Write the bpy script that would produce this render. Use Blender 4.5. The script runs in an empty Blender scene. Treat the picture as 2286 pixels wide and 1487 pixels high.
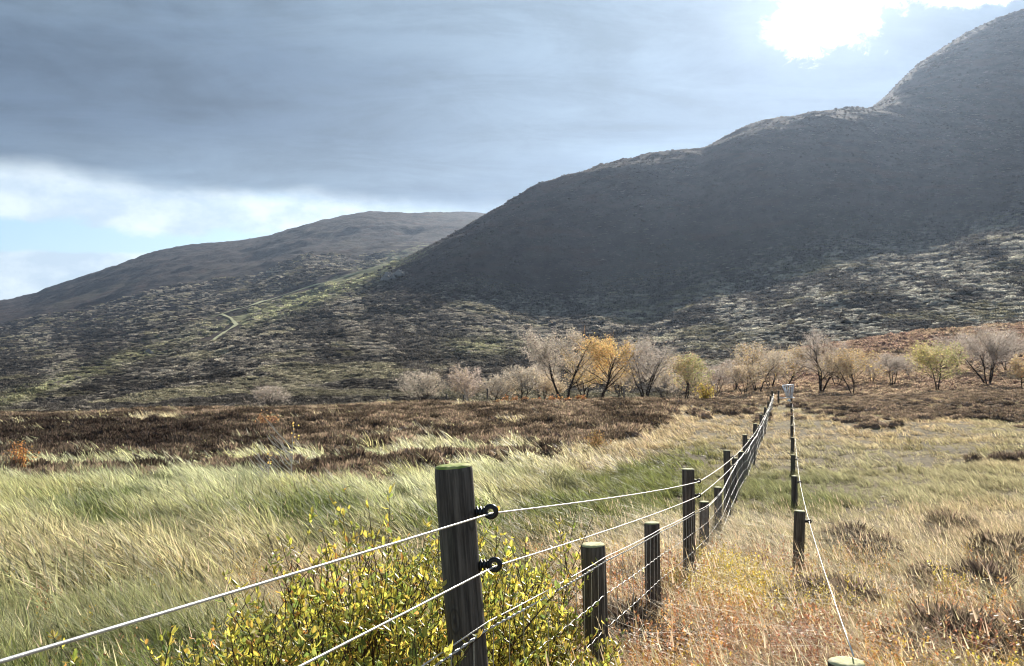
import bpy, math, random
import numpy as np
from mathutils import Vector
R = math.radians
rng = np.random.default_rng(7)
random.seed(7)
C = bpy.context.scene.collection
scn = bpy.context.scene

# ------------------------------------------------------------------ camera, world, sun, exposure
CAMZ = 1.6
F, CX, HY = 2000.0, 1143.0, 790.0        # focal length and horizon in photo pixels (2286 wide)
cam = bpy.data.cameras.new('camera'); co = bpy.data.objects.new('camera', cam); C.objects.link(co)
co.location = (0, 0, CAMZ); co.rotation_euler = (R(90), 0, 0)
cam.sensor_width = 36; cam.lens = 36*F/2286; cam.shift_y = (HY-743.5)/2286
cam.clip_start = .05; cam.clip_end = 20000
scn.camera = co
SUN_AZ, SUN_EL = R(20.0), R(24.5)
SDIR = Vector((math.sin(SUN_AZ)*math.cos(SUN_EL), math.cos(SUN_AZ)*math.cos(SUN_EL), math.sin(SUN_EL)))
sl = bpy.data.lights.new('sun', 'SUN'); so = bpy.data.objects.new('sun', sl); C.objects.link(so)
sl.energy = 5.0; sl.angle = R(.55); sl.color = (1, .93, .82)
so.rotation_euler = SDIR.to_track_quat('Z', 'Y').to_euler(); so.location = (0, 0, 50)
scn.view_settings.view_transform = 'Standard'; scn.view_settings.look = 'None'
scn.view_settings.gamma = 1; scn.view_settings.exposure = 1.02
scn.view_settings.use_curve_mapping = False
scn.cycles.filter_width = 1.1

W = bpy.data.worlds.new('World'); scn.world = W; W.use_nodes = True

class NT:
    """small helper for node trees"""
    def __init__(s, t): s.t = t; s.t.nodes.clear()
    def n(s, typ, **kw):
        nd = s.t.nodes.new(typ)
        for k, v in kw.items(): setattr(nd, k, v)
        return nd
    def put(s, sock, v):
        if v is None: return
        if isinstance(v, bpy.types.NodeSocket): s.t.links.new(v, sock)
        elif isinstance(v, (tuple, list)) and sock.type == 'RGBA' and len(v) == 3: sock.default_value = (*v, 1)
        else: sock.default_value = v
    def m(s, op, a, b=None, c=None, clamp=False):
        nd = s.n('ShaderNodeMath', operation=op, use_clamp=clamp)
        for i, v in enumerate((a, b, c)): s.put(nd.inputs[i], v)
        return nd.outputs[0]
    def vm(s, op, a, b=None, out=0):
        nd = s.n('ShaderNodeVectorMath', operation=op)
        s.put(nd.inputs[0], a); s.put(nd.inputs[1], b)
        return nd.outputs[out]
    def ss(s, x, lo, hi, a=0., b=1.):
        nd = s.n('ShaderNodeMapRange', interpolation_type='SMOOTHSTEP')
        for i, v in enumerate((x, lo, hi, a, b)): s.put(nd.inputs[i], v)
        return nd.outputs[0]
    def mix(s, f, a, b, blend='MIX'):
        nd = s.n('ShaderNodeMix', data_type='RGBA', blend_type=blend)
        s.put(nd.inputs[0], f); s.put(nd.inputs[6], a); s.put(nd.inputs[7], b)
        return nd.outputs[2]
    def noise(s, vec, scale, detail=5, rough=.55, dist=0., lac=2.):
        nd = s.n('ShaderNodeTexNoise')
        s.put(nd.inputs['Vector'], vec); nd.inputs['Scale'].default_value = scale
        nd.inputs['Detail'].default_value = detail; nd.inputs['Roughness'].default_value = rough
        nd.inputs['Distortion'].default_value = dist; nd.inputs['Lacunarity'].default_value = lac
        return nd.outputs[0]
    def comb(s, x, y, z):
        nd = s.n('ShaderNodeCombineXYZ')
        for i, v in enumerate((x, y, z)): s.put(nd.inputs[i], v)
        return nd.outputs[0]
    def sep(s, v):
        nd = s.n('ShaderNodeSeparateXYZ'); s.put(nd.inputs[0], v); return nd.outputs
    def map(s, v, sc=(1, 1, 1), rot=(0, 0, 0), loc=(0, 0, 0)):
        nd = s.n('ShaderNodeMapping'); s.put(nd.inputs[0], v)
        nd.inputs['Scale'].default_value = sc; nd.inputs['Rotation'].default_value = rot; nd.inputs['Location'].default_value = loc
        return nd.outputs[0]

def make_world():
    t = NT(W.node_tree)
    D = t.vm('NORMALIZE', t.n('ShaderNodeTexCoord').outputs['Generated'])
    x, y, z = t.sep(D)
    az = t.m('ARCTAN2', x, y); el = t.m('ARCSINE', z)
    sky = t.n('ShaderNodeTexSky', sky_type='NISHITA', sun_disc=False)
    sky.sun_elevation = SUN_EL; sky.sun_rotation = SUN_AZ; sky.air_density = 1.0; sky.dust_density = .6
    blue = t.vm('SCALE', sky.outputs[0]); t.t.nodes[-1].inputs['Scale'].default_value = .12
    # cloud deck seen in perspective: project the direction on a plane above
    h = t.m('ADD', t.m('MAXIMUM', z, 0.), .12)
    P = t.comb(t.m('DIVIDE', x, h), t.m('DIVIDE', y, h), 0.)
    n1 = t.noise(t.map(P, (.55, .9, 1), (0, 0, R(-14)), (3.1, 1.7, 0)), 1.0, 6, .5, .3)
    n2 = t.noise(t.map(P, (1, 2.2, 1), (0, 0, R(-10)), (7.3, .4, 0)), 1.9, 7, .55)
    dk = t.m('ADD', t.m('MULTIPLY', n1, .75), t.m('MULTIPLY', n2, .25))
    dk = t.ss(t.m('ADD', dk, t.m('MULTIPLY', t.ss(el, .24, .36), .06)), .40, .64)
    sund = t.vm('DOT_PRODUCT', D, tuple(SDIR), out=1)
    near = t.ss(sund, .90, .995)                   # clouds thin and lit towards the sun
    dk2 = t.m('ADD', dk, t.m('MULTIPLY', near, .10), clamp=True)
    deck = t.mix(dk2, (.100, .150, .222), (.190, .265, .350))
    glow = t.ss(sund, .965, 1.0)
    deck = t.mix(t.m('MULTIPLY', glow, .35), deck, (.36, .43, .52))
    # dark belly of the deck on the left, above its lower edge
    belly = t.m('MULTIPLY', t.ss(el, .17, .24), t.ss(el, .36, .27))
    belly = t.m('MULTIPLY', belly, t.ss(az, .18, -.25))
    deck = t.mix(t.m('MULTIPLY', belly, .75), deck, (.092, .136, .205))
    mo = t.noise(t.map(P, (1.6, 3.4, 1), (0, 0, R(-12)), (2.2, 5.1, 0)), 1.0, 9, .62, .6)
    mo2 = t.noise(t.map(D, (7, 7, 17), (0, R(12), 0)), 1.0, 8, .6, .4)
    mot = t.ss(t.m('ADD', t.m('MULTIPLY', mo, .5), t.m('MULTIPLY', mo2, .5)), .36, .64, .80, 1.24)
    deck = t.vm('SCALE', deck); t.t.links.new(mot, t.t.nodes[-1].inputs['Scale'])
    # open strip of sky under the deck with bright cloud
    w1 = t.noise(t.map(D, (5, 5, 16)), 1.0, 5, .5)
    e2 = t.m('ADD', el, t.m('MULTIPLY', t.m('SUBTRACT', w1, .5), .05))
    e2 = t.m('ADD', e2, t.m('MULTIPLY', t.m('ADD', az, .4), .03))
    gap = t.m('MULTIPLY', t.ss(e2, .184, .158), t.ss(az, .22, -.22))
    cn = t.noise(t.map(D, (6, 6, 15), loc=(1.3, 0, .1)), 1.0, 7, .58, .2)
    band = t.m('MULTIPLY', t.ss(e2, .105, .145), .34)
    cum = t.m('MULTIPLY', t.ss(t.m('ADD', el, t.m('MULTIPLY', t.m('SUBTRACT', cn, .5), .06)), .112, .098), .30)
    cm = t.ss(t.m('ADD', t.m('ADD', cn, band), cum), .66, .80)
    detail = t.noise(t.map(D, (14, 14, 26)), 1.0, 8, .6)
    white = t.mix(t.ss(detail, .35, .68), (.50, .62, .74), (.76, .86, .92))
    low = t.mix(cm, t.mix(.45, blue, (.26, .52, .78)), white)
    col = t.mix(gap, deck, low)
    # the holes in the cloud round the sun
    hn = t.noise(t.map(D, (16, 16, 16), loc=(.4, 2.2, .9)), 1.0, 9, .65, .5)
    def blob(a, e, ra, re):
        da = t.m('DIVIDE', t.m('SUBTRACT', az, a), ra); de = t.m('DIVIDE', t.m('SUBTRACT', el, e), re)
        return t.m('SQRT', t.m('ADD', t.m('MULTIPLY', da, da), t.m('MULTIPLY', de, de)))
    b = t.m('MINIMUM', blob(.336, .342, .046, .034), blob(.49, .348, .085, .018))
    b = t.m('ADD', b, t.m('MULTIPLY', t.m('SUBTRACT', hn, .5), 3.4))
    hole = t.m('POWER', t.ss(b, 1.35, .62), 1.7)
    halo = t.ss(blob(.34, .365, .15, .085), 1.1, .2)
    col = t.mix(t.m('MULTIPLY', halo, .65), col, (.52, .62, .71))
    col = t.mix(hole, col, (3., 3., 2.95))
    ground = t.ss(z, -.02, -.08)
    col = t.mix(ground, col, (.10, .10, .09))
    bg = t.n('ShaderNodeBackground'); t.put(bg.inputs[0], col); bg.inputs[1].default_value = .6
    out = t.n('ShaderNodeOutputWorld'); t.t.links.new(bg.outputs[0], out.inputs[0])
make_world()

# ------------------------------------------------------------------ numeric helpers
def vnoise(x, y, seed=0):
    xi = np.floor(x).astype(np.int64); yi = np.floor(y).astype(np.int64)
    xf = x-xi; yf = y-yi; u = xf*xf*xf*(xf*(xf*6-15)+10); v = yf*yf*yf*(yf*(yf*6-15)+10)
    def hsh(a, b):
        k = (a*374761393 + b*668265263 + seed*1442695041) & 0xffffffff
        k = ((k ^ (k >> 13))*1274126177) & 0xffffffff
        return ((k ^ (k >> 16)) & 0xffff)/65535.0
    return (hsh(xi, yi)*(1-u)+hsh(xi+1, yi)*u)*(1-v)+(hsh(xi, yi+1)*(1-u)+hsh(xi+1, yi+1)*u)*v
def fbm(x, y, oct=4, seed=0, gain=.5):
    s = 0; a = 1; tot = 0
    for o in range(oct):
        s = s+a*vnoise(x*2**o+17.3*o, y*2**o-9.1*o, seed+o); tot += a; a *= gain
    return s/tot
def sstep(x, a, b):
    t = np.clip((x-a)/(b-a), 0, 1); return t*t*(3-2*t)
def pchip(xk, yk, x):
    xk = np.asarray(xk, float); yk = np.asarray(yk, float); h = np.diff(xk); d = np.diff(yk)/h
    m = np.zeros_like(yk); m[0] = d[0]; m[-1] = d[-1]
    for i in range(1, len(xk)-1):
        if d[i-1]*d[i] > 0:
            w1 = 2*h[i]+h[i-1]; w2 = h[i]+2*h[i-1]; m[i] = (w1+w2)/(w1/d[i-1]+w2/d[i])
    x = np.clip(x, xk[0], xk[-1]); i = np.clip(np.searchsorted(xk, x)-1, 0, len(xk)-2)
    t = (x-xk[i])/h[i]
    return (2*t**3-3*t**2+1)*yk[i]+(t**3-2*t**2+t)*h[i]*m[i]+(-2*t**3+3*t**2)*yk[i+1]+(t**3-t**2)*h[i]*m[i+1]

# ------------------------------------------------------------------ the lie of the land
# drop of the ground below the eye along the fence, by distance
PR = [0.5, 1.2, 2.4, 4.2, 6.0, 7.8, 13.2, 18.6, 24, 29.4, 34.8, 40.2, 45.6, 55]
PD = [1.36, 1.38, 1.42, 1.64, 1.87, 2.07, 2.42, 2.63, 2.82, 2.95, 3.03, 3.08, 3.09, 3.10]
COLS = [-1200, 0, 200, 360, 560, 700, 850, 1060, 1210, 1440, 1560, 1700, 1885, 2060, 2286, 3000, 4200]
RD = [55, 75, 110, 160, 230, 350, 500, 700, 1000, 1400, 2000, 3000, 4500]
YT = {
 -1200: [930, 935, 925, 915, 905, 885, 870, 850, 830, 810, 790, 770, 800],
 0:    [932, 938, 925, 908, 892, 872, 846, 815, 778, 742, 708, 682, 760],
 200:  [928, 933, 918, 900, 882, 852, 825, 792, 748, 705, 660, 622, 700],
 360:  [926, 930, 915, 895, 872, 838, 804, 768, 720, 672, 620, 572, 650],
 560:  [922, 925, 908, 882, 850, 805, 765, 722, 688, 645, 590, 543, 640],
 700:  [918, 922, 905, 875, 840, 790, 745, 690, 648, 600, 552, 508, 600],
 850:  [912, 918, 902, 870, 830, 780, 728, 665, 596, 600, 540, 493, 600],
 1060: [908, 912, 898, 865, 830, 785, 725, 640, 492, 560, 540, 492, 600],
 1210: [906, 908, 893, 862, 832, 790, 740, 655, 410, 500, 540, 520, 600],
 1440: [902, 904, 885, 855, 825, 785, 738, 625, 345, 420, 500, 540, 620],
 1560: [900, 902, 875, 835, 815, 770, 690, 595, 333, 380, 480, 540, 620],
 1700: [900, 900, 860, 800, 800, 735, 660, 545, 280, 310, 420, 500, 600],
 1885: [895, 893, 845, 765, 775, 690, 610, 515, 252, 290, 340, 450, 600],
 2060: [886, 886, 830, 740, 752, 665, 600, 510, 262, 135, 240, 400, 600],
 2286: [873, 877, 815, 722, 735, 645, 550, 470, 262, 30, 160, 350, 600],
 3000: [850, 850, 790, 700, 700, 610, 520, 430, 240, -150, 0, 300, 600],
 4200: [850, 850, 790, 700, 700, 610, 520, 430, 240, -150, 0, 300, 600],
}
NX, NR = 500, 500
gx = np.linspace(COLS[0], COLS[-1], NX); gl = np.linspace(math.log(.5), math.log(4500), NR); gr = np.exp(gl)
tabc = []
for c in COLS:
    z55 = -(YT[c][0]-HY)/F*55
    r = PR[:-1]+RD
    z = [-d+(z55+3.10)*min(1, (q/55.)**1.3) for q, d in zip(PR[:-1], PD[:-1])]+[-(yy-HY)/F*q for q, yy in zip(RD, YT[c])]
    tabc.append(pchip(np.log(r), z, gl))
tabc = np.array(tabc)
TAB = np.array([pchip(COLS, tabc[:, j], gx) for j in range(NR)]).T
def Hbase(x, y):
    yy = np.maximum(y, .5)
    u = np.clip((CX+F*x/yy-gx[0])/(gx[1]-gx[0]), 0, NX-1.001); v = np.clip((np.log(yy)-gl[0])/(gl[1]-gl[0]), 0, NR-1.001)
    i = u.astype(int); j = v.astype(int); a = u-i; b = v-j
    return (TAB[i, j]*(1-a)+TAB[i+1, j]*a)*(1-b)+(TAB[i, j+1]*(1-a)+TAB[i+1, j+1]*a)*b + CAMZ
def H(x, y):
    x = np.asarray(x, float); y = np.asarray(y, float)
    z = Hbase(x, y); r = np.maximum(y, 1)
    z = z+.10*(fbm(x/1.3, y/1.3, 3, 3)-.5)*sstep(y, 2, 8)
    z = z+.7*(fbm(x/7, y/7, 3, 11)-.5)*sstep(y, 14, 40)*sstep(y, 70, 55)      # hummocks of the heather belt
    z = z+5.0*(fbm((x+.5*y)/34, y/48, 4, 21)-.5)*sstep(y, 90, 220)
    z = z-1.8*np.abs(fbm((x+.3*y)/14, y/26, 3, 23)-.5)*2*sstep(y, 110, 240)*sstep(y, 1500, 700)
    z = z+15*(fbm((x+.55*y)/190, (y)/330, 4, 31)-.5)*sstep(y, 300, 900)*sstep(y, 5000, 900)
    z = z-70*(np.abs(fbm((x-.55*y)/300, (y+.2*x)/650, 5, 41, .5)-.5)-.12)*sstep(y, 1100, 1900)
    z = z-16*(np.abs(fbm((x-.5*y)/70, (y+.3*x)/150, 4, 51)-.5)-.12)*sstep(y, 300, 700)*sstep(x/np.maximum(y, 1), .0, -.15)
    z = z+5*(fbm(x/22, y/40, 4, 47)-.5)*sstep(y, 450, 900)
    return z
def Hs(x, y): return float(H(np.array([x]), np.array([y]))[0])
def px2(x, y): return CX+F*x/np.maximum(y, .01)
def py2(y, z): return HY-F*(z-CAMZ)/np.maximum(y, .01)
_ry = np.geomspace(1.2, 4400, 2500)
def pick(px, py, r0=1.2):
    """first point of the land met by the sight line through a photo pixel"""
    xs = (px-CX)/F*_ry; zs = CAMZ-(py-HY)/F*_ry
    k = np.nonzero((H(xs, _ry) >= zs) & (_ry >= r0))[0]
    k = k[0] if len(k) else len(_ry)-1
    return float(xs[k]), float(_ry[k])

# ------------------------------------------------------------------ object helpers
def mesh_np(name, V, Fc, smooth=False):
    me = bpy.data.meshes.new(name)
    V = np.asarray(V, np.float32); 
    if isinstance(Fc, np.ndarray):
        n, k = Fc.shape
        me.vertices.add(len(V)); me.vertices.foreach_set('co', V.ravel())
        me.loops.add(n*k); me.loops.foreach_set('vertex_index', Fc.astype(np.int32).ravel())
        me.polygons.add(n); me.polygons.foreach_set('loop_start', np.arange(0, n*k, k, dtype=np.int32))
        me.update(calc_edges=True)
    else:
        me.from_pydata([tuple(map(float, v)) for v in V], [], Fc)
    if smooth: me.polygons.foreach_set('use_smooth', np.ones(len(me.polygons), bool))
    me.update()
    return me
def link(name, me, mat=None, parent=None, loc=(0, 0, 0), rz=0):
    o = bpy.data.objects.new(name, me); C.objects.link(o); o.location = loc; o.rotation_euler = (0, 0, rz)
    if mat is not None and me is not None and len(me.materials) == 0: me.materials.append(mat)
    if parent is not None: o.parent = parent
    return o
def tag(o, label=None, cat=None, group=None, kind=None):
    for k, v in (('label', label), ('category', cat), ('group', group), ('kind', kind)):
        if v: o[k] = v
    return o
class MB:
    """collects triangles/quads of one mesh"""
    def __init__(s): s.v = []; s.f = []
    def add(s, V, Fc):
        b = len(s.v); s.v.extend(V); s.f.extend([tuple(i+b for i in f) for f in Fc])
    def tube(s, pts, rad, n=6, cap=True):
        pts = [Vector(p) for p in pts]
        if not isinstance(rad, (list, tuple)): rad = [rad]*len(pts)
        base = len(s.v); up = Vector((0, 0, 1))
        d0 = (pts[1]-pts[0]).normalized()
        if abs(d0.z) > .9: up = Vector((0, 1, 0))
        for i, p in enumerate(pts):
            d = (pts[min(i+1, len(pts)-1)]-pts[max(i-1, 0)]).normalized()
            a = d.cross(up).normalized(); b = a.cross(d)
            for k in range(n):
                t = 2*math.pi*k/n
                s.v.append(tuple(p+(a*math.cos(t)+b*math.sin(t))*rad[i]))
        for i in range(len(pts)-1):
            for k in range(n):
                q = base+i*n; k2 = (k+1) % n
                s.f.append((q+k, q+k2, q+n+k2, q+n+k))
        if cap:
            s.f.append(tuple(base+k for k in range(n))[::-1]); s.f.append(tuple(base+(len(pts)-1)*n+k for k in range(n)))
    def box(s, c, h):
        cx, cy, cz = c; a, b, d = h
        V = [(cx+i*a, cy+j*b, cz+k*d) for i in (-1, 1) for j in (-1, 1) for k in (-1, 1)]
        s.add(V, [(0, 1, 3, 2), (4, 6, 7, 5), (0, 4, 5, 1), (2, 3, 7, 6), (0, 2, 6, 4), (1, 5, 7, 3)])
    def mesh(s, name, smooth=False):
        me = bpy.data.meshes.new(name); me.from_pydata(s.v, [], s.f)
        if smooth: me.polygons.foreach_set('use_smooth', np.ones(len(me.polygons), bool))
        me.update(); return me

# ------------------------------------------------------------------ materials
def newmat(name):
    m = bpy.data.materials.new(name); m.use_nodes = True; return m, NT(m.node_tree)
def finish(t, surf, disp=None):
    o = t.n('ShaderNodeOutputMaterial'); t.t.links.new(surf, o.inputs[0])
def principled(t, col, rough=.8, metal=0., bump=None, bstr=.5, bdist=.02, spec=.3):
    p = t.n('ShaderNodeBsdfPrincipled'); t.put(p.inputs['Base Color'], col); t.put(p.inputs['Roughness'], rough)
    p.inputs['Metallic'].default_value = metal; p.inputs['Specular IOR Level'].default_value = spec
    if bump is not None:
        b = t.n('ShaderNodeBump'); b.inputs['Strength'].default_value = bstr; b.inputs['Distance'].default_value = bdist
        t.t.links.new(bump, b.inputs['Height']); t.t.links.new(b.outputs[0], p.inputs['Normal'])
    return p.outputs[0]
def leafmat(name, trans=.45, rough=.5, inst=True, col=None, var=.35, spec=.3, tcol=1.25):
    m, t = newmat(name)
    if inst:
        a = t.n('ShaderNodeAttribute', attribute_type='INSTANCER', attribute_name='tint').outputs['Color']
    else:
        a = t.n('ShaderNodeAttribute', attribute_name='tint').outputs['Color']
    if col is not None: a = col
    g = t.n('ShaderNodeNewGeometry')
    rnd = g.outputs['Random Per Island']
    v = t.m('ADD', t.m('MULTIPLY', rnd, var*2), 1-var)
    c = t.vm('SCALE', a); t.t.links.new(v, t.t.nodes[-1].inputs['Scale'])
    hsv = t.n('ShaderNodeHueSaturation'); t.put(hsv.inputs['Color'], c)
    t.put(hsv.inputs['Hue'], t.m('ADD', t.m('MULTIPLY', t.m('FRACT', t.m('MULTIPLY', rnd, 17.3)), .05), .475))
    c = hsv.outputs[0]
    p = principled(t, c, rough, spec=spec)
    tr = t.n('ShaderNodeBsdfTranslucent')
    cc = t.vm('SCALE', c); t.t.nodes[-1].inputs['Scale'].default_value = tcol
    t.t.links.new(cc, tr.inputs[0])
    mx = t.n('ShaderNodeMixShader'); mx.inputs[0].default_value = trans
    t.t.links.new(p, mx.inputs[1]); t.t.links.new(tr.outputs[0], mx.inputs[2])
    finish(t, mx.outputs[0]); return m

M = {}
M['grass'] = leafmat('grass_blades', .5, .5, var=.65, tcol=1.35)
M['heather'] = leafmat('heather_sprigs', .30, .75, var=.6, spec=.15)
M['clump'] = leafmat('far_heather', .42, .9, var=.5, spec=.1, tcol=1.5)
M['sprig'] = leafmat('orange_sprigs', .5, .5)
M['leaf'] = leafmat('shrub_leaves', .5, .38, inst=False, spec=.5)
M['treeleaf'] = leafmat('tree_leaves', .55, .6, inst=False, var=.45, tcol=1.4)

def mat_ground():
    m, t = newmat('peaty_ground')
    P = t.n('ShaderNodeNewGeometry').outputs['Position']
    n = t.noise(P, .8, 8, .65); n2 = t.noise(P, 9, 6, .7)
    c = t.mix(t.ss(n, .35, .65), (.055, .042, .026), (.17, .135, .075))
    c = t.mix(t.ss(n2, .4, .7), c, (.24, .19, .11))
    finish(t, principled(t, c, .95, bump=n2, bstr=.8, bdist=.05, spec=.1)); return m
M['ground'] = mat_ground()

def mat_slope():
    m, t = newmat('heather_hillside')
    P = t.n('ShaderNodeNewGeometry').outputs['Position']
    Q = t.map(P, (1, .35, 1), (0, 0, R(-20)))
    n = t.noise(Q, .03, 8, .62, .5); n2 = t.noise(t.map(P, (1, .5, 1)), .35, 8, .7); n3 = t.noise(Q, .011, 4, .5)
    c = t.mix(t.ss(n2, .38, .62), (.022, .018, .014), (.075, .060, .042))
    c = t.mix(t.ss(n, .54, .66), c, t.mix(n2, (.09, .085, .045), (.26, .23, .14)))
    c = t.mix(t.m('MULTIPLY', t.ss(n3, .5, .62), .5), c, (.10, .075, .055))
    finish(t, principled(t, c, .95, bump=n2, bstr=1, bdist=1.2, spec=.05)); return m
M['slope'] = mat_slope()
def mat_hill():
    m, t = newmat('far_moor')
    P = t.n('ShaderNodeNewGeometry').outputs['Position']
    Q = t.map(P, (1, .5, 1.6), (0, 0, R(-25)))
    n = t.noise(Q, .0045, 10, .62, .6); n2 = t.noise(P, .035, 9, .7); n3 = t.noise(t.map(P, (1, .4, 3)), .02, 6, .6)
    c = t.mix(t.ss(n2, .35, .65), (.024, .018, .020), (.070, .054, .050))
    c = t.mix(t.m('MULTIPLY', t.ss(n, .52, .66), .5), c, t.mix(n2, (.050, .045, .03), (.12, .105, .07)))
    cv = t.n('ShaderNodeAttribute', attribute_name='lit_cover').outputs['Fac']
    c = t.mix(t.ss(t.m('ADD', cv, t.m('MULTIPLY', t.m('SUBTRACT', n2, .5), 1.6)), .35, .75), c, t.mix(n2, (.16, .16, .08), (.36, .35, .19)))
    c = t.mix(t.m('MULTIPLY', t.ss(n3, .52, .66), .5), c, (.085, .045, .035))
    finish(t, principled(t, c, .95, bump=n2, bstr=1, bdist=9, spec=.05)); return m
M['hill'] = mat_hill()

def mat_wood(name, base, dark, stain):
    m, t = newmat(name)
    P = t.n('ShaderNodeTexCoord').outputs['Object']
    ri = t.n('ShaderNodeObjectInfo').outputs['Random']
    Q = t.vm('ADD', P, t.comb(t.m('MULTIPLY', ri, 9), t.m('MULTIPLY', ri, 5), t.m('MULTIPLY', ri, 3)))
    g1 = t.noise(t.map(Q, (60, 60, 3.2)), 1, 8, .65, .4)
    g2 = t.noise(t.map(Q, (170, 170, 5)), 1, 5, .6)
    g3 = t.noise(t.map(Q, (9, 9, 2.5)), 1, 4, .55)
    # a knot or two
    vo = t.n('ShaderNodeTexVoronoi'); t.put(vo.inputs['Vector'], t.map(Q, (9, 9, 4))); vo.inputs['Scale'].default_value = 1
    ring = t.m('SINE', t.m('MULTIPLY', vo.outputs['Distance'], 60))
    kn = t.m('MULTIPLY', t.ss(vo.outputs['Distance'], .28, .05), ring)
    c = t.mix(t.ss(g1, .34, .66), dark, base)
    c = t.mix(t.m('MULTIPLY', t.ss(g3, .45, .7), .6), c, stain)
    c = t.mix(t.m('MULTIPLY', t.ss(g2, .52, .42), .5), c, dark)
    c = t.mix(t.m('MULTIPLY', t.ss(kn, 0., .9), .6), c, dark)
    hgt = t.m('ADD', t.m('ADD', g1, t.m('MULTIPLY', g2, .4)), t.m('MULTIPLY', kn, .3))
    finish(t, principled(t, c, .85, bump=hgt, bstr=.8, bdist=.006, spec=.2)); return m
M['wood'] = mat_wood('weathered_post', (.20, .172, .148), (.050, .042, .037), (.10, .10, .075))
def mat_top(name, a, b):
    m, t = newmat(name)
    P = t.n('ShaderNodeTexCoord').outputs['Object']
    n = t.noise(P, 60, 6, .7); n2 = t.noise(P, 18, 4, .6)
    c = t.mix(t.ss(n2, .4, .65), a, b); c = t.mix(t.m('MULTIPLY', t.ss(n, .55, .7), .5), c, (.06, .05, .03))
    finish(t, principled(t, c, .8, bump=n, bstr=.6, bdist=.003)); return m
M['mosstop'] = mat_top('mossy_post_top', (.22, .30, .05), (.46, .46, .16))
M['paletop'] = mat_top('pale_post_top', (.50, .48, .22), (.68, .63, .42))
def mat_simple(name, col, rough, metal=0., bump=0, spec=.5):
    m, t = newmat(name)
    n = t.noise(t.n('ShaderNodeTexCoord').outputs['Object'], 25, 5, .6)
    c = t.mix(t.ss(n, .3, .7), tuple(k*.85 for k in col), tuple(min(1, k*1.12) for k in col))
    finish(t, principled(t, c, rough, metal, spec=spec)); return m
def mat_wire(name, a, b, rough, metal):
    m, t = newmat(name); P = t.n('ShaderNodeNewGeometry').outputs['Position']
    n = t.noise(P, 70, 4, .7); n2 = t.noise(P, 6, 4, .6)
    c = t.mix(t.ss(n, .35, .7), a, b); c = t.mix(t.m('MULTIPLY', t.ss(n2, .55, .72), .45), c, (.34, .27, .20))
    finish(t, principled(t, c, rough, metal, bump=n, bstr=.5, bdist=.002, spec=.5)); return m
M['wire_'] = mat_simple('galvanised_wire', (.78, .78, .76), .33, .35)
M['wire'] = mat_wire('fence_wire', (.80, .80, .78), (.58, .58, .57), .36, .3); M['wire2'] = mat_wire('netting_wire', (.70, .70, .69), (.45, .45, .44), .4, .4)
M['plastic'] = mat_simple('black_plastic', (.014, .014, .016), .32)
M['galv'] = mat_simple('galvanised_steel', (.80, .82, .85), .4, .3)
M['whitebit'] = mat_simple('white_plastic', (.82, .82, .80), .4)
M['track'] = mat_simple('pale_track', (.34, .34, .20), .95, spec=.1)
M['rock'] = mat_simple('grey_rock', (.20, .19, .18), .9, spec=.2)
M['bark'] = mat_simple('dark_bark', (.045, .036, .032), .9, spec=.15)
M['palebark'] = mat_simple('pale_bark', (.62, .57, .52), .8, spec=.2)
M['stem'] = mat_simple('brown_stems', (.060, .032, .022), .7, spec=.3)

# ------------------------------------------------------------------ land sheets
def blob(px, py, cx, cy, rx, ry, ang=0):
    dx, dy = px-cx, py-cy; c, s = math.cos(R(ang)), math.sin(R(ang))
    return np.exp(-((dx*c+dy*s)/rx)**2-((-dx*s+dy*c)/ry)**2)
def sheet(name, rows, half, nx, mat, smooth=True):
    t = np.linspace(-half, half, nx)
    # finer in view
    Y, T = np.meshgrid(rows, t, indexing='ij'); X = T*np.maximum(Y, 8)
    Z = H(X, Y); n, k = X.shape
    V = np.stack([X, Y, Z], -1).reshape(-1, 3)
    i = np.arange(n-1)[:, None]*k+np.arange(k-1)[None]
    Fc = np.stack([i, i+1, i+k+1, i+k], -1).reshape(-1, 4)
    me = mesh_np(name, V, Fc, smooth)
    if name == 'hills':      # pale grass strips, their sunlit brightness put into the colour too
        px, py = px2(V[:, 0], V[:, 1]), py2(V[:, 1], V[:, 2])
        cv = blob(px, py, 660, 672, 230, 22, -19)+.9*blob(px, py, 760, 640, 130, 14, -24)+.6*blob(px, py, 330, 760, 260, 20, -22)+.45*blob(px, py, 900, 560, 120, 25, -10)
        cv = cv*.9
        a = me.attributes.new('lit_cover', 'FLOAT', 'POINT'); a.data.foreach_set('value', np.clip(cv, 0, 1).astype(np.float32))
    o = link(name, me, mat); tag(o, kind='structure'); return o
r1 = np.concatenate([[-20, -10, -5, -2, -1, -.4, .2], np.geomspace(.8, 66, 260)])
sheet('ground', r1, 1.3, 420, M['ground'])
r2 = np.geomspace(66, 620, 330); sheet('lower_hillside', r2, 1.1, 620, M['slope'])
r3 = np.concatenate([np.geomspace(620, 1800, 260), np.geomspace(1815, 4400, 170)]); sheet('hills', r3, 1.1, 620, M['hill'])

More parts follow.
